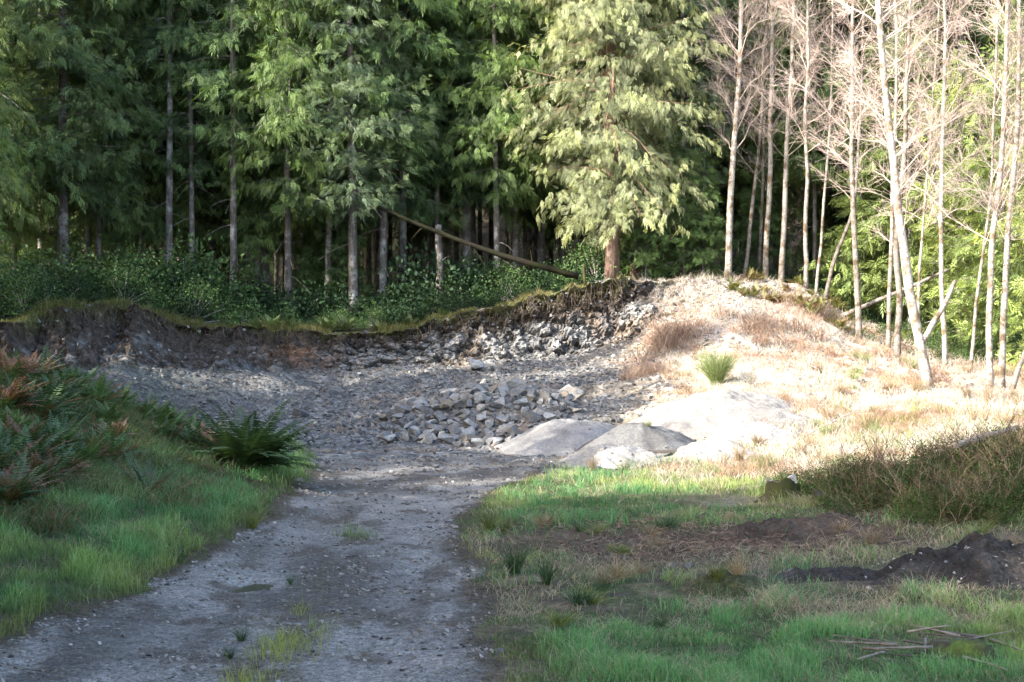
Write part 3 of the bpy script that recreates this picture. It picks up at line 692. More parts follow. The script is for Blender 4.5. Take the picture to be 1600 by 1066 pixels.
def stump(px, Y, r, h, label, seed, moss):
    x0, y0 = XY(px, Y); z0 = h1(x0, y0)
    o = thing('tree_stump', label, 'stump', (x0, y0, z0))
    n, k = 26, 8; th = np.arange(n) / n * TAU; a = Acc()
    tt = np.linspace(0, 1, k)
    rr = r * (1 + .55 * np.exp(-tt * 4))[:, None] * (1 + .14 * vn(np.cos(th) * 2.5 + seed, np.sin(th) * 2.5, None, seed) + .06 * np.sin(th * 5 + seed))[None]
    top = h * (1 + .35 * vn(np.cos(th) * 1.8, np.sin(th) * 1.8 + seed, None, seed + 5))
    V = np.stack([rr * np.cos(th), rr * np.sin(th), tt[:, None] * top[None] - .1], -1).reshape(-1, 3)
    i = np.arange(k - 1)[:, None] * n; j = np.arange(n)[None]
    a.add(V, np.stack([i + j, i + (j + 1) % n, i + n + (j + 1) % n, i + n + j], -1).reshape(-1, 4))
    link('trunk', a.mesh('trunk', moss, True), o)
    b = Acc(); inner = np.stack([.55 * rr[-1] * np.cos(th), .55 * rr[-1] * np.sin(th), top * .86 - .1], 1)
    ring = V[-n:]; c = np.array([[0, 0, h * .7]])
    b.add(np.concatenate([ring, inner, c]), np.stack([np.arange(n), (np.arange(n) + 1) % n, n + (np.arange(n) + 1) % n, n + np.arange(n)], 1), np.stack([n + np.arange(n), n + (np.arange(n) + 1) % n, np.full(n, 2 * n)], 1))
    link('cut_top', b.mesh('cut_top', M_bark), o)
    c = Acc()
    for i in range(6):
        az = i * TAU / 6 + rng.uniform(-.3, .3); L = rng.uniform(.08, .22); t = np.linspace(0, 1, 5)[:, None]
        tube(c, np.array([math.cos(az), math.sin(az), 0]) * (r * .95 + L * t) + np.array([0, 0, .05]) * (1 - t * 2.4), np.linspace(.05, .02, 5), 6, wob=.15)
    link('root', c.mesh('root', moss, True), o)
stump(1222, 20.8, .23, .36, 'dark rotten tree stump at the left end of the brush bank', 3, M_moss)
stump(1288, 19.8, .15, .24, 'low mossy stump right of the dark rotten stump', 6, M_moss)
stump(1300, 17.6, .10, .16, 'small black stump piece on the bare earth', 9, M_moss)

# ------------------------------------------------------------------ gravel heaps and the dirt mound
HEAP_PTS = []
def heap(name, px, Y, rx, ry, h, label, c1, c2, seed, rough=.05, cat='gravel pile', mt=M_pile, rot=0, peak=1.25, group=None):
    x0, y0 = XY(px, Y)
    nr, na = 44, 96; r = np.linspace(0, 1.15, nr); th = np.arange(na) / na * TAU
    Rr, T = np.meshgrid(r, th, indexing='ij')
    lob = 1 + .20 * vn(np.cos(T) * 1.6 + seed, np.sin(T) * 1.6, None, seed) + .07 * vn(np.cos(T) * 5 + seed, np.sin(T) * 5, None, seed + 2)
    lx, ly = rx * Rr * lob * np.cos(T), ry * Rr * lob * np.sin(T)
    ca, sa = math.cos(rot), math.sin(rot); wx, wy = x0 + lx * ca - ly * sa, y0 + lx * sa + ly * ca
    pf = np.clip(1 - Rr, 0, 1); dome = np.clip(1 - Rr ** 2, 0, 1) ** 1.35
    gh = H(wx.ravel(), wy.ravel()).reshape(wx.shape)
    zz = gh + h * dome * (1 + .25 * fbm(wx * 1.2, wy * 1.2, None, seed + 3, 3)) + rough * fbm(wx * 4, wy * 4, None, seed + 4, 4) * ss(0, .25, pf) + rough * .5 * fbm(wx * 13, wy * 13, None, seed + 8, 3) * ss(0, .2, pf) - .12 * ss(.96, 1.12, Rr)
    n = fbm(wx * 2, wy * 2, None, seed + 6, 4)
    cc = np.array(c1)[None, None] * (1 - ss(-.2, .3, n))[..., None] + np.array(c2)[None, None] * ss(-.2, .3, n)[..., None]
    z0 = h1(x0, y0)
    V = np.stack([wx - x0, wy - y0, zz - z0], -1).reshape(-1, 3)
    i = np.arange(nr - 1)[:, None] * na; j = np.arange(na)[None]
    Qh = np.stack([i + j, i + na + j, i + na + (j + 1) % na, i + (j + 1) % na], -1).reshape(-1, 4)
    o = link(name, Acc().add(V, Qh, None, cc.reshape(-1, 3)).mesh(name, mt, True), None, (x0, y0, z0))
    if mt is M_pile:
        sel = rng.choice(Rr.size, 170, p=(np.where(Rr < 1.1, Rr ** 3, 0) / np.where(Rr < 1.1, Rr ** 3, 0).sum()).ravel())
        HEAP_PTS.append(np.stack([wx.ravel()[sel], wy.ravel()[sel], np.maximum(zz, gh).ravel()[sel]], 1) + rng.normal(0, .02, (170, 3)) * [1, 1, 0])
    return tag(o, label, cat, group)
GP = 'heaps of gravel at the edge of the quarry floor'
heap('gravel_pile', 900, 33.4, 2.1, 1.9, .62, 'grey gravel heap on the left, against the boulder pile', (.14, .135, .13), (.21, .20, .19), 4, group=GP)
heap('gravel_pile', 1115, 34.6, 2.4, 1.9, .55, 'pale sand heap at the back right, below the light green broom bush', (.20, .185, .165), (.275, .255, .228), 6, group=GP, rough=.11)
heap('gravel_pile', 1000, 31.2, 1.7, 1.4, .66, 'rounded dark grey gravel heap in the middle with a green tuft on it', (.085, .082, .078), (.13, .126, .12), 9, group=GP)  # dark colour stands in for tree shade on this heap
heap('gravel_pile', 960, 29.0, 1.35, .9, .36, 'low pale gravel heap at the road side in front of the dark grey heap', (.22, .205, .18), (.29, .268, .238), 12, group=GP, rough=.09)
heap('gravel_pile', 1105, 29.6, 1.1, .8, .32, 'low pale gravel heap right of the plank on the ground', (.22, .205, .18), (.29, .268, .238), 15, group=GP, rough=.09)
heap('gravel_pile', 1175, 32.6, 1.1, 1.0, .22, 'flat spread of pale gravel at the right end of the heaps', (.23, .21, .185), (.30, .275, .245), 18, group=GP, rough=.09)
heap('dirt_mound', 1550, 13.4, 1.35, .7, .33, 'dark earth mound with pale stones at the right edge', (.028, .024, .021), (.05, .043, .037), 21, .16, 'dirt mound', M_ground)
heap('dirt_mound', 1345, 13.6, .95, .28, .10, 'low ridge of black soil trailing left from the earth mound', (.035, .03, .027), (.06, .05, .043), 24, .08, 'dirt mound', M_ground)
heap('dirt_mound', 1130, 13.3, .5, .35, .17, 'small grassy hummock with moss in front of the black soil ridge', (.05, .055, .025), (.07, .06, .035), 27, .08, 'hummock', M_ground)
heap('dirt_mound', 1235, 17.2, 1.0, .6, .16, 'brown rooty earth heap left of the small black stump piece', (.05, .037, .027), (.075, .055, .04), 30, .1, 'dirt mound', M_ground)
# plank bridging the heaps
def plank():
    c = P(1052, 705, 29.6); a = Acc()
    bm = bmesh.new(); bmesh.ops.create_cube(bm, size=1); bmesh.ops.scale(bm, vec=(1.05, .22, .04), verts=bm.verts)
    bmesh.ops.bevel(bm, geom=list(bm.edges), offset=.006, segments=1)
    me = bpy.data.meshes.new('plank'); bm.to_mesh(me); bm.free(); me.materials.append(M_wood2)
    o = link('plank', me, None, c); o.rotation_euler = (.1, -.02, .12)
    tag(o, 'dark weathered plank lying between the gravel heaps', 'plank')
M_wood2 = mat('plank_wood', lambda N, L: (lambda p: (p.inputs['Base Color'].__setattr__('default_value', (.09, .075, .06, 1)), L(N('TexNoise', i_Scale=9.0, i_Detail=6.0).outputs[0], p.inputs['Roughness']), p.outputs[0])[-1])(N('BsdfPrincipled')))
plank()

# ------------------------------------------------------------------ rocks
def rock_shape(seed, n=15, flat=.7):
    rs = np.random.default_rng(seed); bm = bmesh.new()
    p = nrm(rs.normal(0, 1, (n, 3))) * rs.uniform(.85, 1.0, (n, 1)) * np.array([1, rs.uniform(.6, .95), rs.uniform(.5, .8)])
    for v in p: bm.verts.new(v)
    r = bmesh.ops.convex_hull(bm, input=bm.verts)
    for v in [v for v in bm.verts if not v.link_faces]: bm.verts.remove(v)
    bmesh.ops.bevel(bm, geom=list(bm.edges), offset=.018, segments=1, affect='EDGES')
    bmesh.ops.triangulate(bm, faces=bm.faces)
    bm.verts.index_update()
    V = np.array([v.co[:] for v in bm.verts]); T = np.array([[v.index for v in f.verts] for f in bm.faces]); bm.free()
    return V, T
SH = [rock_shape(s, 9 + s % 5) for s in range(14)]
GREYS = [(.21, .207, .2), (.15, .15, .152), (.27, .262, .25), (.115, .115, .117), (.29, .268, .235), (.18, .155, .125)]
RM = []
for i, (Vr, Tr) in enumerate(SH):
    RM.append(Acc().add(Vr, None, Tr, np.tile(np.array(GREYS[i % 6]), (len(Vr), 1)) * rng.uniform(.9, 1.1, (len(Vr), 1))).mesh('boulder', M_rock))
placed = []
def boulder(x, y, s, label, group, lift=.0, k=None):
    k = rng.integers(0, len(RM)) if k is None else k
    o = link('boulder', RM[k], None, (x, y, talus_z(x, y) + s * (.12 + lift)))
    o.rotation_euler = (rng.uniform(-.5, .5), rng.uniform(-.5, .5), rng.uniform(0, TAU)); o.scale = (s, s * rng.uniform(.8, 1.1), s * rng.uniform(.8, 1.15))
    return tag(o, label, 'boulder', group)
from mathutils.bvhtree import BVHTree
_rows = slice(sum(cnt[:5]), sum(cnt[:11])); _sub = idx[_rows, 60:580]
_q = np.stack([_sub[:-1, :-1], _sub[:-1, 1:], _sub[1:, 1:], _sub[1:, :-1]], -1).reshape(-1, 4)
_u, _inv = np.unique(_q, return_inverse=True)
BV = BVHTree.FromPolygons(VV[_u].tolist(), _inv.reshape(-1, 4).tolist())
def talus_z(x, y):
    h = BV.ray_cast(Vector((x, y, 20)), Vector((0, 0, -1)))[0]
    return h.z if h else h1(x, y)
GB = 'boulders in the rubble heap on the quarry floor'
specials = [(735, 38.2, .42, 'large pale square-edged boulder at the top of the rubble heap'), (800, 38.6, .55, 'long brown-stained boulder at the upper right of the rubble heap'),
            (885, 38.0, .42, 'rust brown boulder at the right end of the rubble heap'), (742, 44, .5, 'lone large flat block on the scree high above the rubble heap'),
            (700, 40.5, .45, 'greenish grey boulder standing clear on the scree above the rubble heap'), (430, 43.2, .33, 'pale slab lying high on the scree below the left rim'),
            (470, 39.5, .28, 'white angular rock on the scree left of the rubble heap'), (208, 32.5, .22, 'pale flat rock at the top of the stones beside the fern bank')]
for px, Y, s, lab in specials: boulder(*XY(px, Y), s, lab, None, .15)
heap_n = 0
for i in range(4000):
    if heap_n >= 215: break
    px, Y = rng.normal(745, 90), rng.uniform(34.2, 38.8)
    if px < 600 or px > 905 or (px > 800 and Y < 35.5): continue
    x_, y_ = XY(px, Y); s = rng.uniform(.14, .30) * (1.3 if rng.random() < .2 else 1)
    if any((x_ - a) ** 2 + (y_ - b) ** 2 < (.55 * (s + c)) ** 2 for a, b, c in placed): continue
    placed.append((x_, y_, s)); heap_n += 1
    boulder(x_, y_, s, 'angular grey boulder tumbled among others in the rubble heap', GB, .35 * rng.random())
for i in range(26):
    px = 190 + i * 5 + rng.normal(0, 14); Y = 31.5 + (px - 190) * .012 + rng.uniform(-.6, .6)
    boulder(*XY(px, Y), rng.uniform(.09, .19), 'small pale boulder in the line of stones behind the fern bank', 'stones behind the fern bank', .1)
for px, Y, s, lab in [(478, 23.9, .14, 'grey rock at the left road edge beyond the big fern'), (468, 24.6, .11, 'smaller dark rock beside the grey rock at the left road edge'), (1048, 14.6, .09, 'pale rock at the left in the rough grass right of the road'), (1075, 14.45, .07, 'broken pale rock near the hummock in the rough grass'),
                      (752, 14.2, .05, 'small grey stone on the right edge of the road near the rushes'), (780, 10.55, .055, 'dark clod at the right road edge in the foreground'), (1235, 13.9, .06, 'flat pale stone lying at the left tip of the black soil ridge'), (1190, 14.0, .05, 'thin pale stone left of the black soil ridge')]:
    x_, y_ = XY(px, Y); o = link('rock', RM[rng.integers(0, 14)], None, (x_, y_, h1(x_, y_) + s * .25)); o.scale = (s,) * 3; o.rotation_euler = (.2, .1, rng.uniform(0, 6)); tag(o, lab, 'rock')
# rubble: loose stones on the scree, the face and the road (uncountable)
def stones(name, pts, size, label, cols, mt=M_rock, tag_=True):
    a = Acc(); n = len(pts)
    kk = rng.integers(0, len(SH), n)
    for k in range(len(SH)):
        ii = np.where(kk == k)[0]
        if not len(ii): continue
        Vr, Tr = SHL[k]
        e = rng.uniform(0, TAU, (len(ii), 3)); ca, sa = np.cos(e[:, 0]), np.sin(e[:, 0]); cb, sb = np.cos(e[:, 1] * .12), np.sin(e[:, 1] * .12)
        X = Vr[None, :, 0] * ca[:, None] - Vr[None, :, 1] * sa[:, None]; Y = Vr[None, :, 0] * sa[:, None] + Vr[None, :, 1] * ca[:, None]; Z = np.tile(Vr[None, :, 2], (len(ii), 1))
        X2 = X * cb[:, None] + Z * sb[:, None]; Z2 = -X * sb[:, None] + Z * cb[:, None]
        W = np.stack([X2, Y, Z2], -1) * size[ii][:, None, None] + pts[ii][:, None]
        T = (Tr[None] + (np.arange(len(ii)) * len(Vr))[:, None, None]).reshape(-1, 3)
        cc = np.array(cols)[rng.integers(0, len(cols), len(ii))] * rng.uniform(.8, 1.2, (len(ii), 1))
        a.add(W.reshape(-1, 3), None, T, np.repeat(cc, len(Vr), 0))
    return tag(link(name, a.mesh(name, mt)), label, name.replace('_', ' '), kind='stuff')
def rock_lo(seed):
    rs = np.random.default_rng(seed + 50); bm = bmesh.new()
    for v in nrm(rs.normal(0, 1, (9, 3))) * np.array([1, rs.uniform(.6, .9), rs.uniform(.5, .75)]): bm.verts.new(v)
    bmesh.ops.convex_hull(bm, input=bm.verts); bmesh.ops.triangulate(bm, faces=bm.faces); bm.verts.index_update()
    V = np.array([v.co[:] for v in bm.verts]); T = np.array([[v.index for v in f.verts] for f in bm.faces]); bm.free(); return V, T
SHL = [rock_lo(s) for s in range(14)]
def surf_pts(mask_w, n):
    """random points on the terrain grid, weighted by mask x area"""
    area = np.linalg.norm(np.cross(V[1:, :-1] - V[:-1, :-1], V[:-1, 1:] - V[:-1, :-1]), axis=-1)
    w = (mask_w[:-1, :-1] * area).ravel(); w = w / w.sum()
    c = rng.choice(len(w), n, p=w); i, j = c // (ncl - 1), c % (ncl - 1)
    a, b = rng.random((n, 1)), rng.random((n, 1))
    return V[i, j] * (1 - a) * (1 - b) + V[i + 1, j] * a * (1 - b) + V[i, j + 1] * (1 - a) * b + V[i + 1, j + 1] * a * b
vis = (np.abs(U) < .40)
m = vis * (talus * (1 - .5 * leftc) * (.25 + ss(-.2, .3, n2)) + .22 * face * (1 - leftc) + face * leftc * .06 + (floor_ * .12))
pts = surf_pts(m, 15000); nh = np.exp(-(((pts[:, 0] + 1.0) / 3.0) ** 2 + ((pts[:, 1] - 37.5) / 2.6) ** 2)); sz = .026 + (.10 + .10 * nh) * rng.random(len(pts)) ** 3; stones('rubble', pts, sz, 'loose grey rubble covering the quarry scree', GREYS[:5])
m = vis * isroad * (y < 33) * (y > 8) * (.15 + ss(0, .3, n2)) / np.maximum(y, 5) ** 1.2
m = m * (1 + 3 * ell(PX, PY, 610, 905, 130, 22) + 1.5 * ss(.5, .1, rd))
pts = surf_pts(m, 11000); sz = (.006 + .03 * rng.random(len(pts)) ** 4) * (.6 + pts[:, 1] / 25)
stones('gravel', pts, sz, 'loose gravel stones strewn over the road', [(.16, .15, .14), (.24, .225, .205), (.09, .084, .078), (.3, .28, .255)])
m = vis * np.clip(stony * 1.2 + dry * .15 * ss(7, 8, S_), 0, 1) * (S_ < 10.4)
pts = surf_pts(m, 2600); sz = .03 + .10 * rng.random(len(pts)) ** 3; stones('rubble', pts, sz, 'pale sunlit stones strewn over the mound', [(.30, .28, .25), (.25, .225, .195), (.36, .335, .3)])
x0, y0 = XY(1540, 13.3); pts = np.stack([rng.normal(x0, .6, 160), rng.normal(y0, .35, 160)], 1); pts = pts[(np.abs(pts[:, 0] - x0) < 1.2)]
dmz = np.array([h1(a, b) for a, b in pts]); rr_ = np.sqrt(((pts[:, 0] - XY(1545, 13.4)[0]) / 1.5) ** 2 + ((pts[:, 1] - 13.4) / .75) ** 2)
pts = np.column_stack([pts, dmz + .30 * (1 - (np.clip(rr_, 0, 1)) ** 1.6)]); stones('pebbles', pts, .012 + .03 * rng.random(len(pts)) ** 3, 'pale pebbles in the dark earth mound', [(.3, .29, .27), (.18, .17, .16), (.4, .38, .36)])

pts = np.concatenate(HEAP_PTS); stones('pebbles', pts, .012 + .05 * rng.random(len(pts)) ** 4, 'coarse stones rolled to the feet of the gravel heaps', [(.2, .19, .175), (.27, .25, .225), (.13, .125, .12)])

# ------------------------------------------------------------------ ferns, shrubs, brush
def fern(seed, nf, L0, c, spread=1.0, dead=.1, npin=20):
    rs = np.random.default_rng(seed); a = Acc()
    for i in range(nf):
        az = rs.uniform(0, TAU); L = L0 * rs.uniform(.65, 1.1); el = rs.uniform(.8, 1.5); dr = rs.uniform(.15, .75) * spread
        d = np.array([math.cos(az), math.sin(az), 0]); sd = np.array([-d[1], d[0], 0])
        cc = np.array((.15, .075, .035)) if rs.random() < dead else np.array(c) * rs.uniform(.7, 1.3)
        k = 9; t = np.linspace(0, 1, k)
        def Bq(t): return d * (L * (math.cos(el) * t + .25 * t * t))[:, None] * 1.0 + np.array([0, 0, 1]) * (L * (math.sin(el) * t - dr * t * t * .75))[:, None]
        C = Bq(t); tube(a, C, np.linspace(.006, .002, k), 3, cc * .8, 0, False)
        tp = np.linspace(.12, 1, npin); p = Bq(tp); tn = nrm(np.gradient(p, axis=0))
        up = nrm(np.cross(sd[None], tn))
        for sg in (1, -1):
            ll = L * .16 * np.sin(np.clip(tp * 1.02, 0, 1) * math.pi * .86 + .35) * rs.uniform(.85, 1.1, npin)
            dd = nrm(sd[None] * sg + tn * .45 - np.array([0, 0, .25]) + rs.normal(0, .08, (npin, 3)))
            s2 = nrm(np.cross(dd, up))
            kites(a, p, dd, s2, np.maximum(ll, .02), np.full(npin, L * .75 / npin), np.tile(cc, (npin, 1)) * rs.uniform(.85, 1.15, (npin, 1)), belly=.3)
    return a.mesh('fronds', M_fern)
FG = (.065, .115, .04)
FERN = [fern(1, 34, 1.0, FG, dead=.12), fern(2, 28, .9, (.075, .13, .04), dead=.06), fern(3, 40, 1.05, (.055, .10, .04), dead=.2)]
DEADB = [0, 0]
BRACK = [fern(11, 46, .9, (.21, .115, .07), 1.1, .2), fern(12, 42, .8, (.28, .18, .115), 1.2, .1)]
SMALLF = fern(21, 11, 1.0, (.04, .06, .025), .5, .1)
LITF = [fern(31, 24, .8, (.19, .20, .06), 1.0, .25), fern(32, 22, .75, (.24, .20, .08), 1.1, .3)]
def put_fern(me, x, y, s, label, group=None, name='sword_fern', cat='fern', z=None):
    o = link(name, me, None, (x, y, (h1(x, y) if z is None else z) - .03)); o.scale = (s, s, s * rng.uniform(.85, 1.15)); o.rotation_euler = (rng.uniform(-.15, .15), rng.uniform(-.15, .15), rng.uniform(0, TAU))
    return tag(o, label, cat, group)
big = fern(41, 96, 1.12, (.045, .08, .033), 1.25, .0, 34)
put_fern(big, *XY(380, 23.5), 1.5, 'large dark sword fern at the left road side, biggest of the ferns')
put_fern(BRACK[1], *XY(322, 24.3), 1.0, 'brown half dead fern pressed against the left of the largest fern')
put_fern(SMALLF, *XY(228, 19.0), .72, 'small sparse fern with arching fronds alone in the left verge grass')
for i in range(110):
    px = rng.uniform(-40, 310); Y = rng.uniform(18.6, 27)
    lim = np.interp(px, [-40, 60, 130, 230, 300], [15.6, 17.2, 19.6, 22.6, 24])
    if Y < lim: continue
    put_fern(random.choice(FERN), *XY(px, Y), rng.uniform(.45, .8), 'green sword fern in the crowded fern bank left of the road', 'ferns crowding the left bank')
for px, Y, s in [(15, 16.6, .8), (60, 17.8, .8), (100, 18.8, .7), (30, 19.6, .9), (140, 20.5, .7), (180, 22.5, .7), (5, 21.5, 1), (10, 23.5, .9), (45, 24.5, .85), (70, 25.2, .7), (-15, 24.5, .9), (95, 24, .6), (270, 25.5, .6), (250, 26, .6)]:
    put_fern(random.choice(BRACK), *XY(px, Y), s, 'rust brown dead bracken on top of the fern bank', 'dead bracken on the fern bank', 'dead_bracken', 'bracken')
for px, Y, s in [(20, 16.4, .8), (60, 17.5, .7), (40, 18.5, .85), (-10, 17.4, .8)]:
    put_fern(FERN[2], *XY(px, Y), s, 'dark fern at the lower left edge above the mown looking grass', 'dark ferns low at the left edge')
RIMF = fern(51, 30, .9, (.13, .165, .06), .6, .12)
for px, Y, s in [(424, 46.0, .85), (450, 46.3, .7), (398, 45.9, .6), (515, 46.9, .95), (540, 47.1, .75), (500, 47.0, .6), (590, 47.2, .6), (640, 47.3, .6), (690, 47.6, .5), (345, 45.2, .5), (250, 44, .5)]:
    put_fern(RIMF, *XY(px, Y), s, 'fern on the rim directly above the red brown part of the quarry cut', 'ferns along the quarry rim')
for i in range(34):
    px = rng.uniform(1140, 1345); Y = rng.uniform(46.5, 50.5)
    put_fern(random.choice(LITF), *XY(px, Y), rng.uniform(.55, .95), 'sunlit yellowing fern on the mound below the white alders', 'sunlit ferns on the mound')
def shrub(seed, w, h, n, c, leaf=.075, mt=M_leaf, up=.5):
    rs = np.random.default_rng(seed); a, b = Acc(), Acc()
    nc = 26; cen = nrm(rs.normal(0, 1, (nc, 3)) * [1, 1, .9]) * rs.uniform(.35, 1, (nc, 1)) ** .5; cen[:, 2] = np.abs(cen[:, 2])
    cen = cen * [w, w, h * .85]
    k = rs.integers(0, nc, n); p = cen[k] + rs.normal(0, 1, (n, 3)) * np.array([.16 * w, .16 * w, .13 * h]); p[:, 2] = np.maximum(p[:, 2], .02)
    d = nrm(rs.normal(0, 1, (n, 3)) + nrm(p) * .6); nn = nrm(rs.normal(0, .6, (n, 3)) + np.array([0, 0, up])); sd = nrm(np.cross(d, nn))
    L = leaf * rs.uniform(.6, 1.35, n)
    kites(a, p, d, sd, L, L * .6, np.array(c)[None] * rs.uniform(.6, 1.35, (n, 1)) * (.8 + .4 * rs.random((nc, 1)))[k])
    for i in range(nc):
        t = np.linspace(0, 1, 5)[:, None]; e = cen[i]
        tube(b, e * np.array([1, 1, 0]) * t ** 1.5 * .9 + np.array([0, 0, e[2]]) * t, np.linspace(.014, .004, 5), 4, cap=False)
    return a.mesh('foliage', mt), b.mesh('stem', M_twig)
SALAL = [shrub(1, .95, 1.15, 2600, (.036, .068, .028)), shrub(2, 1.1, 1.0, 2800, (.03, .056, .026)), shrub(3, .85, 1.35, 2400, (.045, .078, .027)), shrub(4, 1.0, 1.2, 2200, (.075, .125, .042), .06)]
def put_shrub(pr, x, y, s, label, group=None, name='shrub', z=None):
    o = thing(name, label, 'shrub', (x, y, (h1(x, y) if z is None else z) - .05), rng.uniform(0, TAU), group, (s, s, s * rng.uniform(.85, 1.15)))
    link('foliage', pr[0], o); link('stem', pr[1], o); return o
for px in np.arange(-40, 930, 17.5):
    rim = np.interp(px, KPX, BY[:, 10])
    for r in range(2):
        Y = rim + 1.9 + r * 2.2 + rng.uniform(-.6, .9)
        if px > 560 and r == 0: Y += .8
        q = px + rng.uniform(-12, 12)
        if abs(q - 957) < 25: continue
        s = rng.uniform(.6, 1.25) * (1.7 if r else .9) * (.55 + .75 * (.5 + .5 * float(vn(np.array([px * .021]), np.array([r * 3.3]), None, 701)[0]))) * (.7 if px > 720 else 1)
        put_shrub(random.choice(SALAL), *XY(q, Y), s, 'dark green salal shrub in the thicket between the quarry rim and the forest', 'salal thicket along the quarry rim')
for i in range(26):
    X, Y = XY(rng.uniform(1000, 1330), rng.uniform(52.5, 57)); put_shrub(random.choice(SALAL), X, Y, rng.uniform(.6, 1.0), 'dark shrub in the shade behind the mound alders', 'shrubs behind the mound')
for i in range(24):
    X, Y = XY(rng.uniform(1350, 1640), rng.uniform(47, 53)); put_shrub(SALAL[3], X, Y, rng.uniform(.6, 1.1), 'green undergrowth shrub at the foot of the young conifers', 'shrubs under the young conifers')
DEAD_AT = [(1050, 42.5, 13), (1185, 42.5, 11), (1110, 43.5, 4), (1240, 46, 5), (1470, 40, 4), (1012, 40.8, 5), (1300, 43, 3)]
# broom bush: fine upright green wands
def wands(seed, n, h, spread, c, r=.004, fork=3, c2=None, wild=0):
    rs = np.random.default_rng(seed); a = Acc()
    for i in range(n):
        az = rs.uniform(0, TAU); sp = rs.uniform(0, 1) ** .6 * spread; d = np.array([math.cos(az), math.sin(az), 0]); L = h * rs.uniform(.55, 1.1)
        b0 = d * rs.uniform(0, .25) * spread; t = np.linspace(0, 1, 5)[:, None]
        if wild: q = rs.uniform(0, TAU); b0 = np.array([math.cos(q), math.sin(q), 0]) * spread * wild * rs.random() ** .5; sp *= 1.1; L *= rs.uniform(.35, 1.15)
        C = b0 + d * sp * t ** 1.6 + np.array([0, 0, L]) * (t - .18 * sp / spread * t * t)
        cc = np.array(c if c2 is None or rs.random() < .6 else c2) * rs.uniform(.7, 1.3)
        tube(a, C + rs.normal(0, .012, (5, 3)) * t, np.linspace(r, r * .4, 5), 3, cc, 0, False)
        for f in range(fork):
            k = rs.integers(1, 4); d2 = nrm(d * .6 + rs.normal(0, .5, 3) + np.array([0, 0, .9])); tt = np.linspace(0, 1, 3)[:, None]
            tube(a, C[k] + d2 * L * rs.uniform(.2, .45) * tt, np.linspace(r * .7, r * .3, 3), 3, cc, 0, False)
    return a
DEADB = [wands(90 + i, 60, .85, .55, [(.19, .10, .07), (.30, .21, .155), (.24, .155, .11)][i], .008, 4, (.34, .25, .18), .9).mesh('dead_bracken', M_dry) for i in range(3)]
for px0_, Y0_, n_ in DEAD_AT:
    for i in range(n_):
        put_fern(random.choice(DEADB), *XY(px0_ + rng.normal(0, 24), Y0_ + rng.normal(0, .8)), rng.uniform(.4, 1.0), 'reddish dead bracken clump on the sunlit slope right of the quarry', 'dead bracken on the sunlit slope', 'dead_bracken', 'bracken')
x_, y_ = XY(1120, 37.6); o = link('broom_bush', wands(5, 220, 1.0, .62, (.20, .25, .09), .006, 4).mesh('broom_bush', M_grass), None, (x_, y_, h1(x_, y_) - .05)); tag(o, 'light green fine stemmed broom bush behind the pale gravel heap', 'bush')
BR = [wands(60 + i, 36, 1.25, .95, (.10, .066, .042), .009, 5, (.24, .17, .11), 1.0).mesh('brush', M_dry) for i in range(3)]
BRL = [shrub(70 + i, 1.15, .8, 3600, (.055, .085, .022), .05) for i in range(2)]
for i in range(42):
    px = rng.uniform(1330, 1680); Y = rng.uniform(16.6, 20.0); 
    if px < 1420 and Y < 17.6: Y += 1.2
    x_, y_ = XY(px, Y); o = thing('bramble_bush', 'tangled brown bramble brush on the shaded bank at the right', 'bush', (x_, y_, h1(x_, y_) - .04), rng.uniform(0, 6), 'brambles on the right bank', rng.uniform(.32, .62))
    link('stem', BR[i % 3], o); link('foliage', BRL[i % 2][0], o)
for i, (px, Y, s) in enumerate([(1250, 21.5, .5), (1310, 20.5, .55), (1340, 21.5, .6), (1400, 20.5, .6)]):
    x_, y_ = XY(px, Y); o = thing('bramble_bush', 'low twiggy bush around the tree stumps', 'bush', (x_, y_, h1(x_, y_) - .04), i, 'low bushes around the stumps', s)
    link('stem', BR[i % 3], o); link('foliage', BRL[i % 2][0], o)
# mossy log end with a heap of dead branches in the lower right corner
c0 = P(1500, 1040, 9.9)
log('mossy_log', np.array([*XY(1450, 10.1), .08]), np.array([*XY(1548, 9.8), .17]), .11, .085, 'chunk of log with bright green moss in the lower right corner', M_green_moss)
for i in range(22):
    a = np.array([*XY(rng.uniform(1345, 1560), rng.uniform(9.7, 10.4)), 0]); a[2] = h1(a[0], a[1]) + rng.uniform(.05, .16)
    an = rng.uniform(0, TAU); L = rng.uniform(.2, .55); b = a + np.array([math.cos(an) * L, math.sin(an) * L, rng.uniform(-.05, .05)])
    log('dead_branch', a, b, rng.uniform(.006, .017), .004, 'grey dead branch in the brushwood around the mossy log', M_wood, 'branch', k=6, n=5, group='brushwood in the lower right corner', tint=rng.uniform(.35, .9))

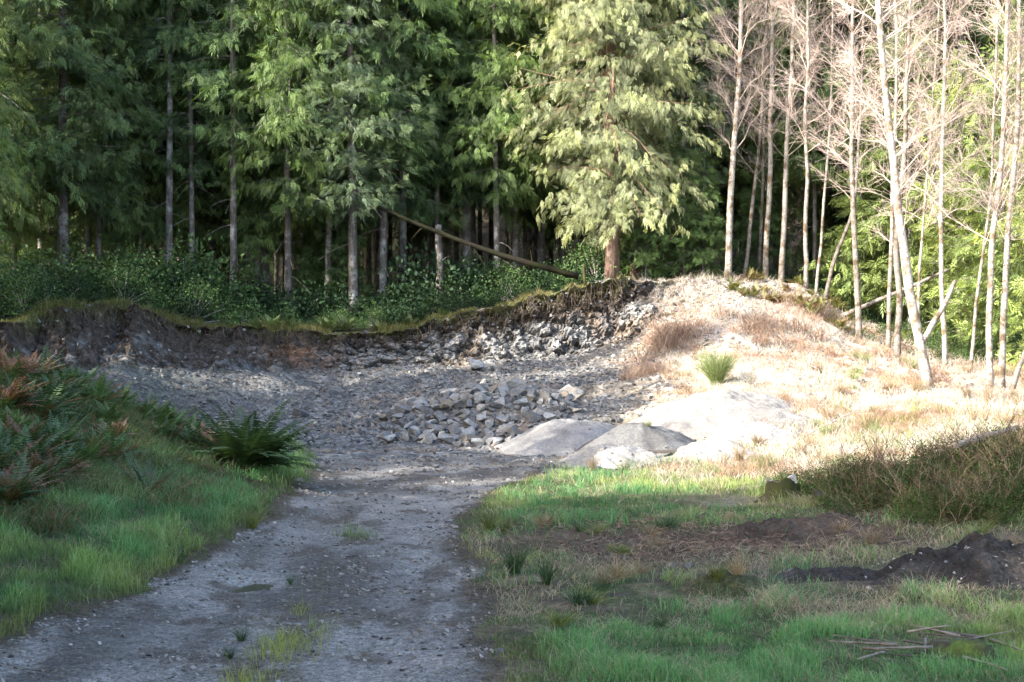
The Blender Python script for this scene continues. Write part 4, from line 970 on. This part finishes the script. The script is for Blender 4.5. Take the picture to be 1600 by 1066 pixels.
# ------------------------------------------------------------------ grass
def blades(name, p, h, w, c, label, mt, lean=.5, flatn=0, cat='grass'):
    n = len(p); az = rng.uniform(0, TAU, n); d = np.stack([np.cos(az), np.sin(az), np.zeros(n)], 1)
    fa = rng.uniform(-1.2, 1.2, n); s = np.stack([np.cos(fa), np.sin(fa), np.zeros(n)], 1)
    le = (lean * rng.uniform(.2, 1.4, n) + flatn)[:, None]; hh = h[:, None]; ww = w[:, None] * .5; upv = np.array([0, 0, 1.0])
    vert = np.clip(1 - .35 * le, .12, 1)
    m = p + upv * hh * .55 * vert + d * hh * .28 * le; tip = p + upv * hh * vert * (1 - .15 * le) + d * hh * le * .9
    b0 = p - upv * .01
    Vb = np.stack([b0 - s * ww, b0 + s * ww, m + s * ww * .75, m - s * ww * .75, tip], 1).reshape(-1, 3)
    o5 = np.arange(n)[:, None] * 5
    cc = np.stack([c * .75, c * .75, c, c, c * 1.15], 1).reshape(-1, 3)  # blade foot coloured darker, standing in for shade low in the grass
    a = Acc().add(Vb, o5 + np.array([[0, 1, 2, 3]]), o5 + np.array([[3, 2, 4]]), cc)
    return tag(link(name, a.mesh(name, mt)), label, cat, kind='stuff')
def cand(n, ylo, yhi, ulo=-.42, uhi=.42):
    Y = np.exp(rng.uniform(math.log(ylo), math.log(yhi), n)); X = rng.uniform(ulo, uhi, n) * Y
    Z = H(X, Y); pa, pb = ap(X, Y, Z); return X, Y, Z, pa, pb
X, Y, Z, pa, pb = cand(1150000, 8.5, 31, -.42, .56)
rd_ = road_d(X, Y)
na, nb_, nc_ = fbm(X * .9, Y * .9, None, 71, 4), fbm(X * 2.2, Y * 2.2, None, 201, 4), fbm(X * .5, Y * .5, None, 207, 3)
off = ss(.02, -.25, rd_ + .15 * nb_)
left_ = (X < -2.5)
dirt_ = np.clip(ell(pa, pb, 1010, 850, 190, 27) + ell(pa, pb, 1290, 840, 160, 25) + ell(pa, pb, 1130, 783, 100, 10) + ell(pa, pb, 1000, 965, 60, 14) + ell(pa, pb, 1360, 900, 130, 22), 0, 1)
gd = np.where(left_, .85 * (.35 + ss(-.35, .1, nb_)), .10 + .8 * ss(955, 985, pb + 20 * nb_) + .65 * ell(pa, pb, 960, 780, 300, 48) + .45 * ell(pa, pb, 1330, 745, 190, 40) + .3 * ss(.05, .3, nb_)) * off
gd *= np.where(left_, 1 - .6 * ss(.5, 1.1, Z), 1)
gd *= (1 - .93 * dirt_) * (1 - .6 * ss(27, 30, Y) * (X > 0))
cen = np.exp(-((X + 1.75 + .1 * na) / .22) ** 2) * ss(13.5, 11, Y) * ss(-.05, .2, nb_) * .35 + ell(pa, pb, 555, 838, 28, 7) * .6 + ell(pa, pb, 480, 915, 60, 8) * .1
gd = np.maximum(gd, cen)
dd_ = np.where(left_, .10 + .5 * ell(pa, pb, 170, 790, 120, 60) * ss(-.2, .2, nb_) + .35 * ell(pa, pb, 200, 850, 70, 14), .42 + .55 * ell(pa, pb, 1330, 960, 260, 38) + .5 * ell(pa, pb, 1330, 800, 200, 35) + .5 * ell(pa, pb, 1480, 870, 140, 25)) * off * (1 - .8 * dirt_)
dd_ = dd_ + .5 * ss(900, 1060, pa + 60 * na) * ss(22, 26, Y) * (X > 0)
r_ = rng.random(len(X)); pw = fbm(X * 1.5, Y * 1.5, None, 211, 4); gd = gd * np.where(left_, 1, (.15 + .85 * ss(-.2, -.06, pw)) * (1 - .55 * ss(.06, .16, pw) * ss(980, 940, pb))); dd_ = dd_ * np.where(left_, .6 + 1.2 * ss(.05, .2, pw), (.12 + .88 * ss(-.2, -.06, pw)) * (.55 + 1.1 * ss(.02, .14, pw)))
k1 = r_ < gd * .42; k2 = (r_ > .42) & (rng.random(len(X)) < dd_ * .34)
sc = (Y / 11) ** .75
hgt = rng.uniform(.04, .14, len(X)) * (.7 + 1.1 * ss(-.1, .4, nb_)) * np.where(left_, 1.25, .9)
yel = np.where(left_, .45, .75) * ss(0, .4, nc_ + .5 * na)
edge = ss(-.7, -.05, rd_)
gc = np.array([.07, .160, .058])[None] * (1 - yel[:, None]) + np.array([.18, .21, .06])[None] * yel[:, None]
gc = gc * (1 - .5 * edge[:, None]) + np.array([.15, .14, .05])[None] * .5 * edge[:, None]
gc = gc * rng.uniform(.6, 1.4, (len(X), 1)) * (.8 + .7 * ss(-.3, .3, nb_ + .5 * na))[:, None]
p3 = np.stack([X, Y, Z], 1)
blades('grass', p3[k1], (hgt * sc ** .3)[k1], (.0052 * sc * rng.uniform(.7, 1.3, len(X)))[k1], gc[k1], 'short green grass along both sides of the gravel road', M_grass)
dc = np.array([.38, .31, .20])[None] * rng.uniform(.5, 1.4, (len(X), 1)); dc[:, 0] *= 1 + .15 * na
blades('dry_grass', p3[k2], (hgt * 1.5 * sc ** .3)[k2], (.0038 * sc * rng.uniform(.7, 1.3, len(X)))[k2], dc[k2], 'dead tan grass lying among the green', M_dry, .9, .5)
# bleached slope to the right and tall grass on the banks
X, Y, Z, pa, pb = cand(400000, 22, 53, .02, .56)
na, nb_ = fbm(X * .9, Y * .9, None, 301, 4), fbm(X * 2.2, Y * 2.2, None, 303, 4)
wgt = ss(985, 1080, pa + 40 * na) * ss(23, 28, Y + 3 * nb_) * (.35 + ss(-.3, .2, nb_)) * (1 - .45 * ell(pa, pb, 1120, 490, 110, 50)) * (1 - .95 * ell(pa, pb, 1050, 690, 160, 55))
wgt *= (1 - ss(49, 53, Y) * (pa < 1300))
kk = rng.random(len(X)) < wgt * .5
t_ = ss(-.1, .3, fbm(X * .7, Y * .7, None, 305, 4))[:, None]
dc = (np.array([.56, .49, .41])[None] * (1 - t_) + np.array([.36, .22, .15])[None] * t_) * rng.uniform(.65, 1.3, (len(X), 1))
gm = rng.random((len(X), 1)) < .22 * ss(-.05, .3, nb_)[:, None] + .3 * ell(pa, pb, 1420, 680, 260, 50)[:, None] * (nb_ > 0)[:, None]
dc = np.where(gm, np.array([.17, .20, .06])[None] * rng.uniform(.7, 1.3, (len(X), 1)), dc)
p3 = np.stack([X, Y, Z], 1)
hs_ = rng.uniform(.10, .34, len(X)) * (1 + .8 * ss(.1, .4, na))
blades('dry_grass', p3[kk], hs_[kk], (.011 * rng.uniform(.6, 1.3, len(X)))[kk], dc[kk], 'bleached dead grass covering the sunlit slope below the alders', M_dry, .8, .25)
# dark bank on the left: long arching sedge
X, Y, Z, pa, pb = cand(170000, 15.5, 29, -.44, -.14)
nb_ = fbm(X * 1.6, Y * 1.6, None, 401, 4)
wgt = ss(.22, .6, Z + .25 * nb_) * (.4 + ss(-.3, .2, nb_)); kk = rng.random(len(X)) < wgt * .42
t_ = (rng.random((len(X), 1)) < .22 + .3 * ss(0, .3, nb_)[:, None])
dc = np.where(t_, np.array([.14, .10, .06])[None], np.array([.075, .125, .045])[None]) * rng.uniform(.5, 1.4, (len(X), 1))
p3 = np.stack([X, Y, Z], 1)
blades('sedge', p3[kk], rng.uniform(.2, .5, kk.sum()), .012 * rng.uniform(.6, 1.3, kk.sum()), dc[kk], 'long arching sedge and grass covering the left bank', M_grass, .9, .2, 'sedge')
# turf and moss along the rim
rimm = vis * np.exp(-((S_ - 10.12) / .13) ** 2) * (1 - ss(940, 1000, PX))
pts = surf_pts(rimm, 16000); tl = fbm(pts[:, 0] * .6, pts[:, 1] * 0, None, 501, 3)
kk = tl > -.18; pts = pts[kk]; t_ = rng.random((len(pts), 1)) < .3 + .25 * (pts[:, :1] > 0)
blades('turf', pts, rng.uniform(.05, .2, len(pts)) * (1 + 1.3 * ss(.1, .3, fbm(pts[:, 0] * 1.1, pts[:, 1] * 0, None, 503, 3))), rng.uniform(.008, .016, len(pts)), np.where(t_, np.array([.26, .2, .10]), np.array([.10, .12, .03])) * rng.uniform(.6, 1.3, (len(pts), 1)), 'mossy turf fringe along the top of the quarry rim', M_grass, .7, .1, 'turf')
# hanging roots under the lip
ra = Acc(); rp = surf_pts(vis * np.exp(-((S_ - 9.95) / .05) ** 2) * (PX < 980) * (PX > 60), 420)
for p in rp:
    L = rng.uniform(.15, .9); t = np.linspace(0, 1, 5)[:, None]
    C = p + np.array([0, -.08, 0]) + np.array([rng.normal(0, .25), -.45, -.85]) * L * t + rng.normal(0, .03, (5, 3)) * t
    tube(ra, C, np.linspace(rng.uniform(.006, .014), .003, 5), 3, np.array((.6, .5, .4)) * rng.uniform(.5, 1.6), 0, False)
tag(link('roots', ra.mesh('roots', M_bark)), 'thin roots hanging from the turf lip of the quarry cut', 'roots', kind='stuff')
# sticks and chips on the bare earth
da = Acc()
for i in range(1500):
    Y = rng.uniform(14.8, 19.2); pq = rng.normal(1080, 150)
    if pq < 790: continue
    x_, y_ = XY(pq, Y); z_ = h1(x_, y_) + rng.uniform(.005, .06); L = rng.uniform(.03, .22); an = rng.uniform(0, TAU)
    d = np.array([math.cos(an), math.sin(an), rng.uniform(-.1, .35)]); t = np.linspace(0, 1, 4)[:, None]
    tube(da, np.array([x_, y_, z_]) + d * L * t + rng.normal(0, .012, (4, 3)), np.linspace(rng.uniform(.003, .009), .002, 4), 3, np.array([.13, .09, .065]) * rng.uniform(.3, 2.2), 0, False)
tag(link('debris', da.mesh('debris', M_dry)), 'brown twigs and bark chips strewn on the bare earth right of the road', 'debris', kind='stuff')
# single tufts: rushes and tussocks
TUF = {}
for i, (nm, c, h) in enumerate([('rush', (.06, .11, .045), .34), ('yellow', (.16, .19, .05), .3), ('tan', (.30, .22, .13), .36), ('lit', (.22, .25, .1), .3)]):
    a = wands(80 + i, 90, h, .2, c, .0032, 0); TUF[nm] = a.mesh('tuft', M_grass)
for k, px, Y, s, lab in [('yellow', 1120, 13.2, .7, 'mossy green tuft growing on the grassy hummock'), ('tan', 1150, 13.25, .7, 'straw tuft growing on the grassy hummock'), ('rush', 805, 14.2, 1.1, 'dark rush tuft at the right road edge by the broken track'), ('rush', 855, 13.6, .9, 'dark rush tuft second from the road edge'), ('rush', 940, 13.2, .6, 'low dark rush tuft in the wet grass'),
    ('yellow', 765, 18.0, 1.1, 'yellow green grass tussock in a spot of sun at the right road edge'), ('yellow', 790, 17.7, .8, 'smaller yellow tussock beside the sunny road edge tussock'), ('tan', 1155, 28.3, 1.3, 'tall tan grass clump standing right of the low gravel heaps'), ('tan', 925, 27.6, .9, 'tan grass clump in front of the low pale heap'),
    ('lit', 1012, 30.9, .7, 'small green tuft on top of the dark grey gravel heap'), ('lit', 975, 27.0, 1.1, 'green weed clump at the foot of the low pale heap'), ('yellow', 395, 17.9, 1.0, 'sunlit pale tussock at the left road edge'), ('rush', 282, 15.0, .7, 'small dark tuft in the left verge grass'), ('rush', 455, 14.0, .35, 'tiny tuft growing in the road beside the puddle'), ('rush', 378, 11.1, .45, 'dark tuft in the middle strip of the road'), ('rush', 360, 10.5, .35, 'smaller tuft nearest in the middle strip of the road')]:
    x_, y_ = XY(px, Y); z_ = h1(x_, y_) + (.60 if 'on top' in lab else .13 if 'hummock' in lab else 0)
    o = link('grass_tuft', TUF[k], None, (x_, y_, z_ - .02)); o.scale = (s, s, s); o.rotation_euler = (0, 0, rng.uniform(0, 6)); tag(o, lab, 'grass tuft')

for i in range(100):
    px, Y = rng.uniform(800, 1640), rng.uniform(10.8, 19)
    X, Y = XY(px, Y)
    if vn(X * .8, Y * .8, None, 611) < -.1: continue
    k = ['tan', 'tan', 'yellow', 'rush'][i % 4]; s = rng.uniform(.35, .8)
    o = link('grass_tuft', TUF[k], None, (X, Y, h1(X, Y) - .02)); o.scale = (s * 1.5, s * 1.5, s * .8); o.rotation_euler = (rng.uniform(-.3, .3), rng.uniform(-.3, .3), rng.uniform(0, 6))
    tag(o, {'tan': 'straw coloured tussock in the rough field right of the road', 'yellow': 'yellow green tussock in the rough field right of the road', 'rush': 'dark rush tussock in the rough field right of the road'}[k], 'grass tuft', 'tussocks in the rough field')
for i in range(60):
    px, Y = rng.uniform(1180, 1640), rng.uniform(26, 43); X, Y = XY(px, Y); k = ['tan', 'tan', 'lit'][i % 3]; s = rng.uniform(.6, 1.5)
    o = link('grass_tuft', TUF[k], None, (X, Y, h1(X, Y) - .02)); o.scale = (s * 1.4, s * 1.4, s); o.rotation_euler = (rng.uniform(-.35, .35), rng.uniform(-.35, .35), rng.uniform(0, 6))
    tag(o, 'bleached straw tuft on the sunlit slope below the alders' if k == 'tan' else 'pale green tuft on the sunlit slope below the alders', 'grass tuft', 'tufts on the sunlit slope')
log('fallen_log', np.array([*XY(1490, 18.9), h1(*XY(1490, 18.9)) + .34]), np.array([*XY(1590, 19.4), h1(*XY(1590, 19.4)) + .30]), .055, .04, 'grey log lying on top of the bramble bank at the right edge', M_wood, bits=3)

# ------------------------------------------------------------------ light, sky, camera
w = bpy.data.worlds.new('World'); S.world = w; w.use_nodes = True
nt = w.node_tree; bg = nt.nodes['Background']; sk = nt.nodes.new('ShaderNodeTexSky'); sk.sky_type = 'NISHITA'; sk.sun_disc = False; sk.dust_density = 2.5; sk.ozone_density = 1.0; sk.air_density = 1.0
tosun = Vector((-.84, -.545, 0)).normalized(); EL = math.radians(31)
sk.sun_elevation = EL; sk.sun_rotation = math.atan2(tosun.x, tosun.y)
nt.links.new(sk.outputs[0], bg.inputs[0]); bg.inputs[1].default_value = .15
sl = bpy.data.lights.new('sun', 'SUN'); sl.energy = 2.9; sl.angle = math.radians(.5); sl.color = (1, .95, .87)
so = bpy.data.objects.new('sun', sl); COL.objects.link(so)
dv = -(tosun * math.cos(EL) + Vector((0, 0, math.sin(EL)))); so.rotation_euler = dv.to_track_quat('-Z', 'Y').to_euler()
cam = bpy.data.cameras.new('camera'); cam.lens = 50; cam.sensor_width = 36; cam.clip_end = 500; cam.clip_start = .1
co = bpy.data.objects.new('camera', cam); COL.objects.link(co); co.location = (0, 0, CZ)
co.rotation_euler = (math.radians(90) + math.atan(27 / F), 0, 0)
S.camera = co
S.view_settings.view_transform = 'Standard'; S.view_settings.look = 'None'; S.view_settings.gamma = 1
S.view_settings.exposure = 2.5
S.render.engine = 'CYCLES'
S.cycles.max_bounces = 6; S.cycles.diffuse_bounces = 4; S.cycles.transmission_bounces = 3; S.cycles.transparent_max_bounces = 4
